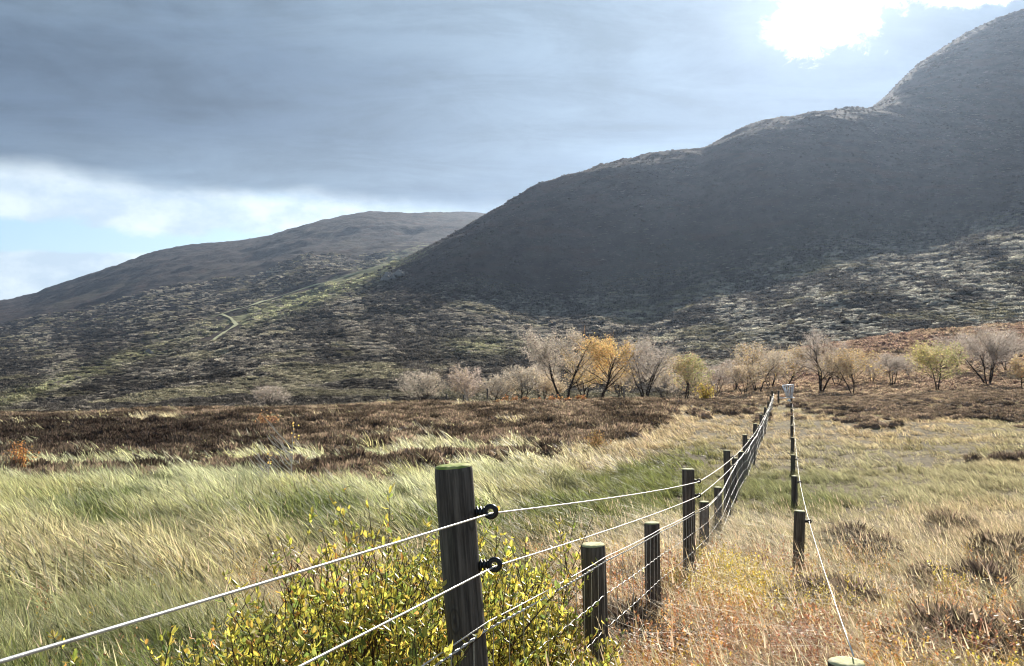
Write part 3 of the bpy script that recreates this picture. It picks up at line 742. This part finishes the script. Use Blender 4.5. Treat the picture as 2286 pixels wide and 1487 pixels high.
trees = [
 (950, 908, 76, 105, 84, (TAN, GREY), 250, 'bark', 'grey bare shrubby birch furthest left in the row of trees', -.3, 4, GREY, .6),
 (1045, 908, 88, 75, 85, (PNK, TAN), 900, 'palebark', 'slender pinkish brown birch right of the leftmost bare shrub', 0, 2, PNK, .6),
 (1098, 908, 66, 65, 86, (GREY, TAN), 250, 'bark', 'low grey leafless birch behind the small dark fence post', 0, 3, GREY, .6),
 (1165, 906, 86, 100, 88, (TAN, GREY), 700, 'bark', 'dull tan bushy birch left of the tallest leaning tree', 0, 3, GREY, .5),
 (1262, 912, 180, 130, 76, (TAN, PNK), 1500, 'bark', 'tallest birch, dark trunk leaning left with faded buff top', -.55, 2, GREY, .6),
 (1340, 912, 152, 165, 77, (GOLD, OCH), 3600, 'bark', 'golden leaved spreading birch between the two dark bare ones', 0, 1, OCH, .5),
 (1440, 912, 150, 130, 75, (TAN, GREY), 350, 'bark', 'bare grey birch with several dark trunks right of the golden tree', 0, 4, LIL, .6),
 (1528, 902, 98, 105, 80, (GRN, OCH), 2200, 'bark', 'rounded birch with green and orange leaves right of the bare grey tree', 0, 2, TAN, .5),
 (1600, 900, 75, 90, 92, (PNK, GREY), 500, 'bark', 'low greyish pink scrub birch left of the metal gate', 0, 3, LIL, .4),
 (1692, 896, 128, 110, 90, (TAN, OCH), 1400, 'bark', 'brownish birch with faded leaves behind the metal gate', 0, 3, GREY, .6),
 (1752, 896, 130, 85, 94, (OCH, GOLD), 1100, 'bark', 'thin birch with amber top just right of the metal gate', 0, 2, GREY, .7),
 (1832, 892, 148, 105, 86, (GREY, TAN), 300, 'bark', 'tall bare grey birch between the amber top and the golden sided tree', 0, 3, LIL, .6),
 (1905, 892, 105, 125, 82, (GOLD, TAN), 2000, 'bark', 'birch with golden leaves only on its right side', 0, 2, TAN, .5),
 (1992, 885, 92, 85, 92, (GREY, PNK), 250, 'bark', 'small leafless lilac grey birch left of the green cone shaped one', 0, 3, LIL, .5),
 (2092, 882, 108, 128, 80, (GRN, YEL), 3000, 'bark', 'cone shaped birch with yellow green leaves', 0, 2, TAN, .3),
 (2130, 860, 105, 110, 105, (GREY, PNK), 250, 'bark', 'leafless birch rising behind the yellow green cone shaped one', 0, 3, LIL, .6),
 (2205, 875, 140, 130, 86, (GREY, TAN), 250, 'bark', 'broad bare lilac grey birch right of the cone shaped one', 0, 5, LIL, .6),
 (2285, 872, 75, 60, 78, (GOLD, OCH), 900, 'bark', 'small birch with golden leaves cut by the right edge', 0, 2, TAN, .5),
 (600, 932, 62, 85, 80, (GREY, TAN), 150, 'bark', 'faint grey leafless bush standing alone on the left moor', 0, 4, LIL, .5),
 (1125, 908, 62, 70, 90, (TAN, PNK), 500, 'bark', 'low pale scrub bush between the low grey birch and the dull tan one', 0, 3, TAN, .5),
 (1210, 908, 95, 80, 92, (TAN, PNK), 700, 'bark', 'pale brown scrub birch just behind the tallest leaning tree', 0, 3, GREY, .5),
 (1388, 910, 90, 70, 90, (OCH, TAN), 700, 'bark', 'low ochre scrub birch in the gap between golden tree and bare grey tree', 0, 3, TAN, .5),
 (1487, 906, 85, 75, 88, (PNK, TAN), 500, 'bark', 'low pinkish scrub birch left of the green and orange birch', 0, 3, GREY, .5),
 (1640, 898, 92, 85, 98, (GREY, PNK), 300, 'bark', 'lilac scrub birch left of the brownish birch behind the gate', 0, 4, LIL, .5),
 (1868, 892, 92, 90, 96, (TAN, OCH), 900, 'bark', 'dull tan scrub birch left of the golden sided one', 0, 3, GREY, .5),
 (1945, 888, 78, 70, 98, (TAN, PNK), 400, 'bark', 'low tan scrub birch right of the golden sided one', 0, 3, LIL, .5),
 (2035, 884, 85, 80, 100, (GREY, TAN), 300, 'bark', 'bare grey scrub birch just left of the cone shaped tree', 0, 3, LIL, .5),
 (1305, 908, 112, 90, 94, (TAN, OCH), 900, 'bark', 'tan scrub birch showing left of the golden spreading tree', 0, 3, TAN, .5),
 (1720, 894, 100, 110, 100, (TAN, PNK), 900, 'bark', 'faded buff scrub birch directly behind the metal gate', 0, 4, GREY, .5),
 (1662, 896, 74, 90, 84, (TAN, PNK), 600, 'bark', 'low buff scrub left of the metal gate in front of the brownish birch', 0, 3, TAN, .4),
 (1225, 908, 70, 70, 82, (TAN, PNK), 500, 'bark', 'low buff scrub at the left foot of the tallest birch', 0, 3, TAN, .4),
 (2250, 874, 120, 90, 100, (GREY, PNK), 300, 'bark', 'pinkish grey bare birch near the right edge behind the golden one', 0, 4, LIL, .6),
]
for i, (px_, b_, h_, w_, d_, lc_, ln_, bk_, lab_, le_, tk_, tc_, sh_) in enumerate(trees):
    make_tree(px_, b_, h_, w_, d_, lc_, ln_, bk_, lab_, le_, tk_, 100+i, tc_, shape=sh_)['group'] = 'birch trees along the foot of the hill'

# small bushes
def bush(px, py, hpx, wpx, col, label, r0=1.2, n=420, name='small_bush', cat='bush', seed=0, twig=(.30, .2, .12)):
    r = random.Random(seed+int(px)); x, y = pick(px, py, r0); z = Hs(x, y); h = hpx/F*y; w = wpx/F*y/2
    root = link(name, None, loc=(x, y, z)); tag(root, label, cat)
    st = MB(); lv = []; lf = []; lc = []
    for k in range(22):
        a = r.uniform(0, 6.28); q = r.uniform(0, 1); tx, ty, tz = w*q*math.cos(a), w*q*math.sin(a), h*(1-.35*q*q)*r.uniform(.8, 1.1)
        st.tube([(tx*.1, ty*.1, -.03), (tx*.5, ty*.5, tz*.55), (tx, ty, tz)], [.0006*y*.6, .0004*y*.6, .0002*y*.6], 3, False)
        for _ in range(n//22):
            t = r.uniform(.3, 1.05); s = .0011*y*r.uniform(.6, 1.4)
            q2 = Vector((tx*t+r.gauss(0, .1)*w, ty*t+r.gauss(0, .1)*w, tz*t+r.gauss(0, .05)*h)); a3 = Vector((r.gauss(0, 1), r.gauss(0, 1), r.gauss(0, 1))).normalized(); b3 = a3.orthogonal().normalized()
            b = len(lv); lv += [tuple(q2+a3*s), tuple(q2+b3*s*.6), tuple(q2-a3*s), tuple(q2-b3*s*.6)]; lf.append((b, b+1, b+2, b+3)); v = r.uniform(.65, 1.35)
            lc += [(*[c_*v for c_ in col], 1)]*4
    link('stems', st.mesh('stems'), M['stem'], root)
    me = mesh_np('leaves', lv, lf); add_tint(me, lc); link('leaves', me, M['treeleaf'], root)
bush(45, 1062, 74, 90, (.50, .25, .09), 'small orange bush at the left edge in front of the dark heather', n=500)
bush(137, 1052, 20, 30, (.45, .24, .10), 'tiny rust coloured bush right of the orange one at the left edge', n=200)
bush(592, 964, 46, 60, (.46, .27, .14), 'pale orange bush among the heather above the bare sapling', n=420)
bush(1330, 1010, 45, 80, (.40, .26, .11), 'ochre bush in grass at the near edge of the heather, beyond the tall posts', n=500)
bush(1575, 908, 40, 70, (.50, .38, .10), 'yellow bush at the foot of the green and orange birch', 58, n=500)
for i in range(11):
    bush(1115+i*19+random.uniform(-6, 6), 912, random.uniform(12, 24), 26, (.50, .27, .12), 'low orange bracken at the feet of the birch trees', 58, n=120, name='bracken', cat='bracken', seed=i)
for o in [o for o in C.objects if o.name.startswith('bracken')]: o['group'] = 'orange bracken at the feet of the birch trees'

# bare sapling, pale twigs leaning left
def sapling(px, py, hpx, label, seed, lean=-.55):
    r = random.Random(seed); x, y = pick(px, py); z = Hs(x, y); h = hpx/F*y
    root = link('bare_sapling', None, loc=(x, y, z)); tag(root, label, 'sapling')
    m = MB(); tips = []
    m.tube([(0, 0, -.05), (-.01*h, 0, .3*h), (0, 0, .55*h), (.02*h, 0, .95*h)], [.014, .012, .009, .004], 5)
    for k in range(11):
        b = h*(.05+.06*k); L = h*r.uniform(.35, .7)
        q = Vector((0, 0, b)); d = Vector((lean-r.uniform(0, .35), r.gauss(0, .3), .75)).normalized()
        e = q+d*L; mid = q.lerp(e, .5)+Vector((0, 0, -.03*h))
        m.tube([q, mid, e], [.011, .009, .004], 4); tips += [e, mid]
        f = mid+Vector((-.10*h, r.gauss(0, .05)*h, .16*h)); m.tube([mid, f], [.006, .003], 3)
    link('twigs', m.mesh('twigs'), M['palebark'], root)
    lv = []; lf = []; lc = []
    for k in range(10):
        q = Vector((r.gauss(.03, .04)*h, r.gauss(0, .04)*h, h*r.uniform(.7, 1.02))); s = .018; b = len(lv)
        lv += [tuple(q+Vector((s, 0, 0))), tuple(q+Vector((0, 0, s))), tuple(q-Vector((s, 0, 0))), tuple(q-Vector((0, .3*s, s)))]; lf.append((b, b+1, b+2, b+3)); lc += [(.55, .42, .12, 1)]*4
    me = mesh_np('leaves', lv, lf); add_tint(me, lc); link('leaves', me, M['treeleaf'], root)
sapling(652, 1096, 150, 'bare sapling with pale twigs leaning left, behind the rushes', 5)
sapling(600, 1096, 85, 'short bare sapling left of the taller pale one', 8)

# ------------------------------------------------------------------ fence posts
LX = lambda d: -.887+.308*d
def shaft_mesh(name, hgt, rad, seed, n=28):
    r = random.Random(seed); ph = [r.uniform(0, 6.28) for _ in range(6)]
    V = []; Fc = []; zs = [-.4]+[hgt*k/14 for k in range(1, 14)]+[hgt-.012, hgt]
    grooves = [(r.uniform(0, 6.28), r.uniform(.03, .09), r.uniform(.05, .35)) for _ in range(6)]
    for j, z in enumerate(zs):
        for i in range(n):
            a = 2*math.pi*i/n
            k = 1+.025*math.sin(2*a+ph[0])+.018*math.sin(3*a+ph[1]+z*2)+.008*math.sin(7*a+ph[2]+z*9)
            for ga, gw, gd in grooves:
                da = abs((a-ga+math.pi) % (2*math.pi)-math.pi); k -= .06*gd*math.exp(-(da/gw)**2)*(1+math.sin(z*7+ga))
            bend = .006*math.sin(z*3+ph[3]); q = rad*k*(.965 if j == len(zs)-1 else 1)*(1.0+.03*(1-z/hgt))
            V.append((q*math.cos(a)+bend, q*math.sin(a), z))
    for j in range(len(zs)-1):
        for i in range(n): a = j*n+i; b = j*n+(i+1) % n; Fc.append((a, b, b+n, a+n))
    top = [V[-n+i] for i in range(n)]
    me = bpy.data.meshes.new(name); me.from_pydata(V, [], Fc); me.polygons.foreach_set('use_smooth', [True]*len(me.polygons)); me.update()
    # sawn top, slightly dished, a little proud of the shaft
    cx = sum(p[0] for p in top)/n; TV = []; TF = []
    for j, (k, dz) in enumerate(((.995, .0), (.97, .004), (.6, .0045+.002), (.0, .004))):
        if k == 0: TV.append((cx, 0, hgt+.004)); continue
        for i in range(n):
            TV.append((cx+(top[i][0]-cx)*k, top[i][1]*k, hgt+dz+.0015*math.sin(i*1.9+j*2)*(j == 2)))
    for j in range(2):
        for i in range(n): a = j*n+i; b = j*n+(i+1) % n; TF.append((a, b, b+n, a+n))
    for i in range(n): TF.append((2*n+i, 2*n+(i+1) % n, 3*n))
    tm = bpy.data.meshes.new('sawn_top'); tm.from_pydata(TV, [], TF); tm.polygons.foreach_set('use_smooth', [True]*len(tm.polygons)); tm.update()
    return me, tm
def insulator_mesh(segs=22, inner=10):
    """ring insulator on a ribbed shank along +x, ring hole along y (the wire's way)"""
    m = MB()
    prof = [(0, .009), (.002, .019), (.006, .019), (.008, .010), (.011, .010), (.013, .018), (.017, .018), (.019, .010), (.022, .010), (.024, .016), (.027, .016), (.029, .008), (.034, .009)]
    m.tube([(p, 0, 0) for p, _ in prof], [q for _, q in prof], 14)
    cx, Rr, rr = .047, .0165, .0085; b = len(m.v)
    for i in range(segs):
        a = 2*math.pi*i/segs
        for j in range(inner):
            t = 2*math.pi*j/inner; q = Rr+rr*math.cos(t)
            m.v.append((cx+q*math.cos(a), rr*1.15*math.sin(t), q*math.sin(a)))
    for i in range(segs):
        for j in range(inner):
            m.f.append((b+i*inner+j, b+((i+1) % segs)*inner+j, b+((i+1) % segs)*inner+(j+1) % inner, b+i*inner+(j+1) % inner))
    return m.mesh('insulator', True)
INS = insulator_mesh()
FDIR = math.atan2(.308, 1)       # fence heading, measured from +y to +x
anch = {}
def post(d, topy, pxc, hgt, rad, label, ins=(), top='paletop', lean=(0, 0), group='', fx=None, seed=0, nm='fence_post'):
    x = (pxc-CX)/F*d if pxc else fx; ztop = CAMZ-(topy-HY)/F*d
    root = link(nm, None, loc=(x, d, ztop-hgt)); root.rotation_euler = (lean[1], lean[0], 0)
    tag(root, label, 'post', group)
    s, tme = shaft_mesh('shaft', hgt, rad, seed)
    link('shaft', s, M['wood'], root); link('sawn_top', tme, M[top], root)
    for (drop, ys) in ins:
        o = link('insulator', INS, M['plastic'], root, loc=(rad*.93, -rad*.05, hgt-drop)); o.rotation_euler = (0, R(2), -FDIR*.3); o.scale = (.86, .86, .86)
    return root, x, ztop
Lp = {}
def wpos(root, v):
    from mathutils import Matrix, Euler
    return Euler(root.rotation_euler).to_matrix() @ Vector(v) + Vector(root.location)
E1, E2, TOPW, NETP = [], [], [], []
tall_top = {0: 1040, 3: 1048, 6: 1006, 9: 971, 12: 946, 15: 925, 18: 909, 21: 896, 24: 883, 27: 873}
short_top = {1: 1217, 2: 1168, 4: 1120, 5: 1088}
labs = {0: 'nearest tall round post with mossy top and two large black ring insulators', 1: 'nearest short thick post with pale round top behind the netting',
 2: 'second short post from the nearest tall one, dark hollow in its top', 3: 'second tall post along the netting fence, two small black insulators',
 4: 'short post just right of the second tall one', 5: 'short post just left of the third tall one', 6: 'third tall post from the camera on the netting fence',
 9: 'fourth tall post from the camera on the netting fence', 12: 'fifth tall post from the camera on the netting fence', 15: 'sixth tall post from the camera on the netting fence'}
tops = {}
for k in range(29):
    d = 2.4+1.8*k; tall = k % 3 == 0; fx = LX(d)
    if tall: ty = tall_top[k]; hg = 1.13 if k == 0 else .97
    else:
        hg = .74
        if k in short_top: ty = short_top[k]
        else:
            gz = Hs(fx, d); kk = [3*(k//3), min(27, 3*(k//3)+3)]
            za = [CAMZ-(tall_top[q]-HY)/F*(2.4+1.8*q) for q in kk]; zt = za[0]+(za[1]-za[0])*((k-kk[0])/3)-.235
            ty = HY-F*(zt-CAMZ)/d
    pxc = {0: 1016, 1: 1322, 2: 1456, 3: 1537, 4: 1570, 5: 1603, 6: 1623}.get(k)
    rad = .0500 if k == 0 else (.058 if k == 1 else .048+.004*random.random())
    if k == 0: ln = (R(-4.2), 0)
    elif k < 4: ln = (R(-1.6 if k < 3 else 0), 0)
    else: ln = (R(random.uniform(-1.5, 1.5)), R(random.uniform(-1, 1)))
    if k < 3: hg = hg+.0
    orw = ['first', 'second', 'third', 'fourth', 'fifth', 'sixth', 'seventh', 'eighth', 'ninth', 'tenth']
    if k not in labs and not tall: labs[k] = '%s of the two short posts between the %s and %s tall posts' % ('nearer' if k % 3 == 1 else 'farther', orw[k//3], orw[k//3+1] if k < 27 else 'last')
    if k not in labs and tall: labs[k] = '%s tall post from the camera on the netting fence' % orw[k//3]
    if k == 28: labs[k] = 'last short post of the netting fence, beside the metal gate'
    lab = labs.get(k, ('far tall post of the netting fence near the metal gate' if tall else 'far short post hidden behind the netting wires before the metal gate'))
    ins = ((.124 if k == 0 else .10, 0), (.266 if k == 0 else .225, 0)) if tall else ()
    x0 = (pxc-CX)/F*d if pxc else fx
    # the post stands so that its leaning top is where it should be
    root, x, zt = post(d, ty, None, hg, rad, lab, ins, 'mosstop' if k == 0 else 'paletop', ln, 'posts of the netting fence', x0-math.sin(ln[0])*hg, k+1)
    tops[k] = (x0, d, zt)
    if tall:
        for lst, (drop, _) in zip((E1, E2), ins): lst.append(wpos(root, (rad*.93+.040, -rad*.05, hg-drop-.007)))
    # netting top line height on this post
    topnet = {0: .44, 1: .075, 2: .06, 3: .385, 4: .05, 5: .05}.get(k, .36 if tall else .05)
    NETP.append(wpos(root, (rad*1.02+.004, 0, hg-topnet)))

# small low posts of the single wire on the right
RX = lambda d: .12+.308*d
E3 = []
low = [(2.7, 1480, 1886, .80, .053, 'pale sawn post top at the bottom edge where the single wire ends'),
       (8.4, 1141, 1787, .78, .050, 'nearest low dark post of the single wire line, leaning right, black insulator'),
       (14.0, 1063, 1774, .76, .048, 'second low post of the single wire line'),
       (19.6, 1016, 1771, .74, .048, 'third low post of the single wire line'),
       (25.2, 977, 1769, .74, .047, 'fourth low post of the single wire line'),
       (30.8, 950, 1768, .76, .047, 'fifth low post of the single wire line'),
       (36.4, 928, 1767.5, .8, .047, 'sixth low post of the single wire line'),
       (42.0, 912, 1767, .85, .047, 'seventh low post of the single wire line'),
       (47.6, 899, 1766, .9, .047, 'eighth low post of the single wire line')]
for i, (d, ty, pxc, hg, rad, lab) in enumerate(low):
    ln = (R(2.6), 0) if i == 1 else (R(1.0), 0) if i in (2, 3) else (0, 0)
    x0 = (pxc-CX)/F*d
    drop = .09 if i else .03
    root, x, zt = post(d, ty, None, hg, rad, lab, ((drop, 0),) if i else (), 'paletop', ln, 'low posts of the single wire line', x0-math.sin(ln[0])*hg, 60+i, nm='low_post')
    E3.append(wpos(root, (rad*.93+.040, 0, hg-drop-.007)) if i else wpos(root, (rad*.5, 0, hg+.02)))

# ------------------------------------------------------------------ wires
def cat_pts(P, sag, step=10):
    out = []
    for a, b in zip(P[:-1], P[1:]):
        for s in range(step):
            t = s/step; q = a.lerp(b, t); q.z -= sag*4*t*(1-t); out.append(q)
    out.append(P[-1]); return out
def wire(name, P, rad, label, mat='wire', sag=.012, group=None, cat='wire', parent=None, twist=False):
    m = MB(); pts = cat_pts(P, sag)
    if twist:
        for ph in (0, math.pi):
            fine = []
            for a, b in zip(pts[:-1], pts[1:]):
                L = (b-a).length; ns = max(1, int(L/(.012 if a.y < 8 else .05)))
                fine += [a.lerp(b, s/ns) for s in range(ns)]
            acc = 0; q = []
            for i, p in enumerate(fine):
                if i: acc += (p-fine[i-1]).length
                t = acc/.055*6.283/2+ph; q.append(p+Vector((math.cos(t), 0, math.sin(t)))*rad*.95)
            m.tube(q, rad, 4, False)
    else:
        # thin wires widen a little with distance as rope does not sag the same; keep true radius
        m.tube(pts, rad, 8, True)
    o = link(name, m.mesh(name, True), M[mat], parent)
    if label: tag(o, label, cat, group)
    return o
def back(P, z):     # carry on to the previous post, behind the viewer
    a, b = P[0], P[1]; d = (a-b).normalized(); return Vector((a.x+d.x/abs(d.y)*5.4, a.y-5.4, z))
# height of each wire where it leaves the frame on the left sets the slope
e1 = [back(E1, E1[0].z+ (E1[0].z-E1[0].z)+.46)]+E1
e2 = [back(E2, E2[0].z+.42)]+E2
wire('electric_wire', e1, .0025, 'upper bright fence wire through the top insulators of the tall posts', sag=.015, group=None)
wire('electric_wire', e2, .0024, 'lower bright fence wire through the second insulators of the tall posts', sag=.015)
wire('electric_wire', E3, .0024, 'single bright wire of the low posts on the right', sag=.02)

# netting: one thing, line wires and stays as parts
netroot = link('wire_netting', None, loc=(0, 0, 0)); tag(netroot, 'galvanised stock netting strung along the row of tall and short posts', 'netting')
N0 = [back(NETP[:2], NETP[0].z+.42)]+NETP; N0[0].x = NETP[0].x-.308*5.4
# insert closer support so the near span keeps straight
spac = [0, .155, .315, .49, .665]
nl = cat_pts(N0, .006, 12)
def net_at(dist):
    for a, b in zip(nl[:-1], nl[1:]):
        if a.y <= dist <= b.y: return a.lerp(b, (dist-a.y)/(b.y-a.y))
    return nl[-1]
for i, dz in enumerate(spac):
    P = [p-Vector((0, 0, dz)) for p in nl]
    m = MB()
    if i == 0:
        wire('line_wire', [p.copy() for p in N0], .0021, None, 'wire2', sag=.006, parent=netroot, twist=True)
        continue
    fine = []
    for a, b in zip(P[:-1], P[1:]):
        L = abs(b.y-a.y); ns = 6 if a.y < 12 else 2
        for s in range(ns):
            q = a.lerp(b, s/ns)
            if a.y < 14: q.z += .0028*math.sin(q.y/.15*6.283)
            fine.append(q)
    m.tube(fine, .0017, 5, False); link('line_wire', m.mesh('line_wire', True), M['wire2'], netroot)
top2 = wire('line_wire', [p+Vector((.004, 0, .022)) for p in N0], .0019, None, 'wire2', sag=.006, parent=netroot)
far = MB(); d = .9
while d < 50:
    p = net_at(d); q = p-Vector((0, 0, spac[-1]))
    mid = (p+q)/2+Vector((.002, 0, 0))
    if d < 12:
        m = MB(); m.tube([p, mid, q], .0012, 4, False); link('stay_wire', m.mesh('stay_wire'), M['wire2'], netroot)
    else: far.tube([p, q], .0013, 3, False)
    d += .155 if d < 12 else .30
tag(link('far_stay_wires', far.mesh('far_stay_wires'), M['wire2'], netroot), kind='stuff')

# ------------------------------------------------------------------ the metal gate at the far end of the fence
def gate():
    d = 52.5; sc = d/F
    def W_(px, py, dy=0): return Vector(((px-CX)*sc-gx0, dy, CAMZ-(py-HY)*sc-gz0))
    gx0 = (1757-CX)*sc; gz0 = Hs(gx0, d)
    root = link('metal_gate', None, loc=(gx0, d, gz0)); tag(root, 'small galvanised metal gate with upright bars at the far end of the fence', 'gate')
    fr = MB()
    A, B, Cc, Dd = W_(1747, 860), W_(1771, 859), W_(1769, 887), W_(1754, 887, -.25)
    for a, b in ((A, B), (B, Cc), (Cc, Dd), (Dd, A)): fr.tube([a, b], .034, 8)
    link('gate_frame', fr.mesh('gate_frame', True), M['galv'], root)
    for k in range(1, 5):
        t = k/5; m = MB(); m.tube([A.lerp(B, t), Dd.lerp(Cc, t)], .022, 6); link('bar', m.mesh('bar', True), M['galv'], root)
    m = MB(); m.tube([W_(1741, 861, -.5), W_(1757, 887, -.5)], .04, 8); link('brace', m.mesh('brace', True), M['galv'], root)
    m = MB(); m.tube([W_(1747, 866, -.4), W_(1752, 884, -.4)], .028, 8); link('brace', m.mesh('brace', True), M['galv'], root)
    m = MB(); m.tube([W_(1737, 888, -.3), W_(1773, 888, -.1)], .03, 8); link('rail', m.mesh('rail', True), M['galv'], root)
    for pxx in (1739, 1768):
        m = MB(); m.tube([W_(pxx, 872 if pxx < 1750 else 864, .1), Vector(((pxx-CX)*sc-gx0, .1, -.1))], .06, 10); link('gate_post', m.mesh('gate_post', True), M['wood'], root)
    m = MB(); c = W_(1757, 897, -.5); m.tube([c+Vector((-.06, 0, .16)), c+Vector((-.02, 0, .05)), c+Vector((.05, 0, -.13))], [.09, .10, .05], 8)
    link('latch_box', m.mesh('latch_box', True), M['whitebit'], root)
gate()

# small far posts along the foot of the trees
for i, (a, b, h) in enumerate([(1088, 914, 26), (997, 913, 13), (866, 914, 15), (1393, 912, 20), (1233, 912, 14), (1035, 912, 12)]):
    d = 60; x = (a-CX)/F*d; z = Hs(x, d); hg = h/F*d+.35
    root = link('boundary_post', None, loc=(x, d, z)); m = MB(); m.tube([(0, 0, -.1), (0, 0, hg)], .055, 8)
    link('shaft', m.mesh('shaft', True), M['wood'], root)
    tag(root, ['small dark post in front of the low grey birch', 'tiny post left of the small dark post', 'leftmost tiny post of the far boundary', 'thin dark post below the bare grey tree with several trunks', 'tiny dark post in the bracken below the tallest birch', 'tiny post between two small birches on the left'][i], 'post', 'posts of the far boundary')

# ------------------------------------------------------------------ bog myrtle thicket beside the nearest posts
def leaf_shape(V, Fc, Cc, p, d, side, L, wd, col):
    up = d.cross(side).normalized(); b = len(V)
    mid = p+d*L*.55-up*L*.03; tipp = p+d*L-up*L*.10
    V += [tuple(p), tuple(mid), tuple(tipp), tuple(p+d*L*.35+side*wd*.8+up*L*.06), tuple(p+d*L*.72+side*wd*.85+up*L*.03), tuple(p+d*L*.35-side*wd*.8+up*L*.06), tuple(p+d*L*.72-side*wd*.85+up*L*.03)]
    Fc += [(b, b+1, b+4, b+3), (b+1, b+2, b+4), (b, b+5, b+6, b+1), (b+1, b+6, b+2)]
    Cc += [(*col, 1)]*7
def myrtle(x, y, hgt, spread, nst, seed, warm):
    r = random.Random(seed); z = Hs(x, y)
    root = link('myrtle_shrub', None, loc=(x, y, z))
    side = 'left' if x < -.1 else 'right'
    tag(root, 'leafy yellow green shrub of the thicket %s of the nearest tall post' % side, 'shrub', 'yellow green shrubs round the nearest post')
    st = MB(); V = []; Fc = []; Cc = []
    def twig(p, d, L, rad, nl):
        pts = [p]; dd = d
        for i in range(4):
            dd = (dd+Vector((r.gauss(0, .10), r.gauss(0, .10), .06))).normalized(); pts.append(pts[-1]+dd*L/4)
        st.tube(pts, [rad*(1-.18*i) for i in range(5)], 5, False)
        for k in range(nl):
            t = r.uniform(.22, 1.0)**.8*.999; i = min(3, int(t*4)); q = pts[i].lerp(pts[i+1], t*4-i)
            a = r.uniform(0, 6.28); e = r.uniform(.1, 1.2); d2 = Vector((math.cos(a)*math.cos(e), math.sin(a)*math.cos(e), math.sin(e)))
            side = d2.cross(Vector((0, 0, 1))).normalized(); side = (side+Vector((0, 0, r.gauss(0, .4)))).normalized()
            v = r.uniform(.6, 1.25); u = r.random()
            if u < .50: c = (.61, .54, .10)
            elif u < .82: c = (.28, .34, .08)
            elif u < .82+.12*warm: c = (.70, .42, .10)
            else: c = (.72, .61, .12)
            leaf_shape(V, Fc, Cc, q, d2, side, r.uniform(.015, .036), r.uniform(.0042, .0090), [k_*v for k_ in c])
        return pts
    for s in range(nst):
        a = r.uniform(0, 6.28); q = spread*math.sqrt(r.random()); p = Vector((q*math.cos(a), q*math.sin(a), 0))
        L = hgt*r.uniform(.5, 1.12); d = Vector((r.gauss(-.05, .16), r.gauss(0, .14), 1)).normalized()
        pts = twig(p, d, L, .0036, 30)
        for b in range(3):
            i = r.choice((1, 2, 3)); d1 = Vector((r.gauss(0, .5), r.gauss(0, .5), .9)).normalized()
            twig(pts[i], d1, L*r.uniform(.22, .42), .0020, 14)
    link('stems', st.mesh('stems', True), M['stem'], root)
    me = mesh_np('leaves', V, Fc); add_tint(me, Cc); link('leaves', me, M['leaf'], root)
# (px, distance, height)
def toph(px, y, d): return (CAMZ-(y-HY)/F*d)-Hs((px-CX)/F*d, d)
sh = [(530, 2.9, 1400), (610, 2.7, 1370), (660, 3.3, 1290), (740, 2.9, 1270), (700, 2.5, 1350), (800, 3.3, 1200), (830, 2.7, 1230), (900, 3.1, 1200), (960, 3.0, 1180),
      (920, 2.6, 1260), (1090, 3.2, 1185), (1060, 3.5, 1190), (1130, 3.6, 1170), (1180, 3.7, 1230), (1090, 2.9, 1290), (1220, 4.0, 1290), (1160, 3.3, 1340), (1250, 4.0, 1370),
      (380, 2.5, 1450), (460, 2.45, 1430), (560, 2.3, 1440), (820, 2.35, 1380), (1290, 3.75, 1445), (1330, 3.3, 1500), (880, 3.6, 1230), (1010, 3.8, 1230), (680, 2.35, 1400), (760, 2.5, 1360), (860, 2.45, 1330), (940, 2.3, 1390), (780, 3.6, 1250), (1110, 2.6, 1390), (1170, 2.8, 1430), (1040, 3.0, 1250), (600, 3.2, 1350), (1230, 3.4, 1450)]
for i, (a, d, ty) in enumerate(sh):
    hg = max(.25, toph(a, ty, d)); myrtle((a-CX)/F*d, d, hg, .20, 16, 500+i, .9 if a < 850 else .4)

# ------------------------------------------------------------------ haze
bm = MB(); bm.box((0, 2000, 300), (5200, 2450, 480))
hz = link('haze', bm.mesh('haze')); tag(hz, 'thin blue haze over the whole moor and hills', 'haze', kind='stuff')
m, t = newmat('haze'); 
pv = t.n('ShaderNodeVolumePrincipled'); pv.inputs['Color'].default_value = (.58, .74, 1, 1); pv.inputs['Density'].default_value = .000042
pv.inputs['Anisotropy'].default_value = .60
o = t.n('ShaderNodeOutputMaterial'); t.t.links.new(pv.outputs[0], o.inputs['Volume']); hz.data.materials.append(m)
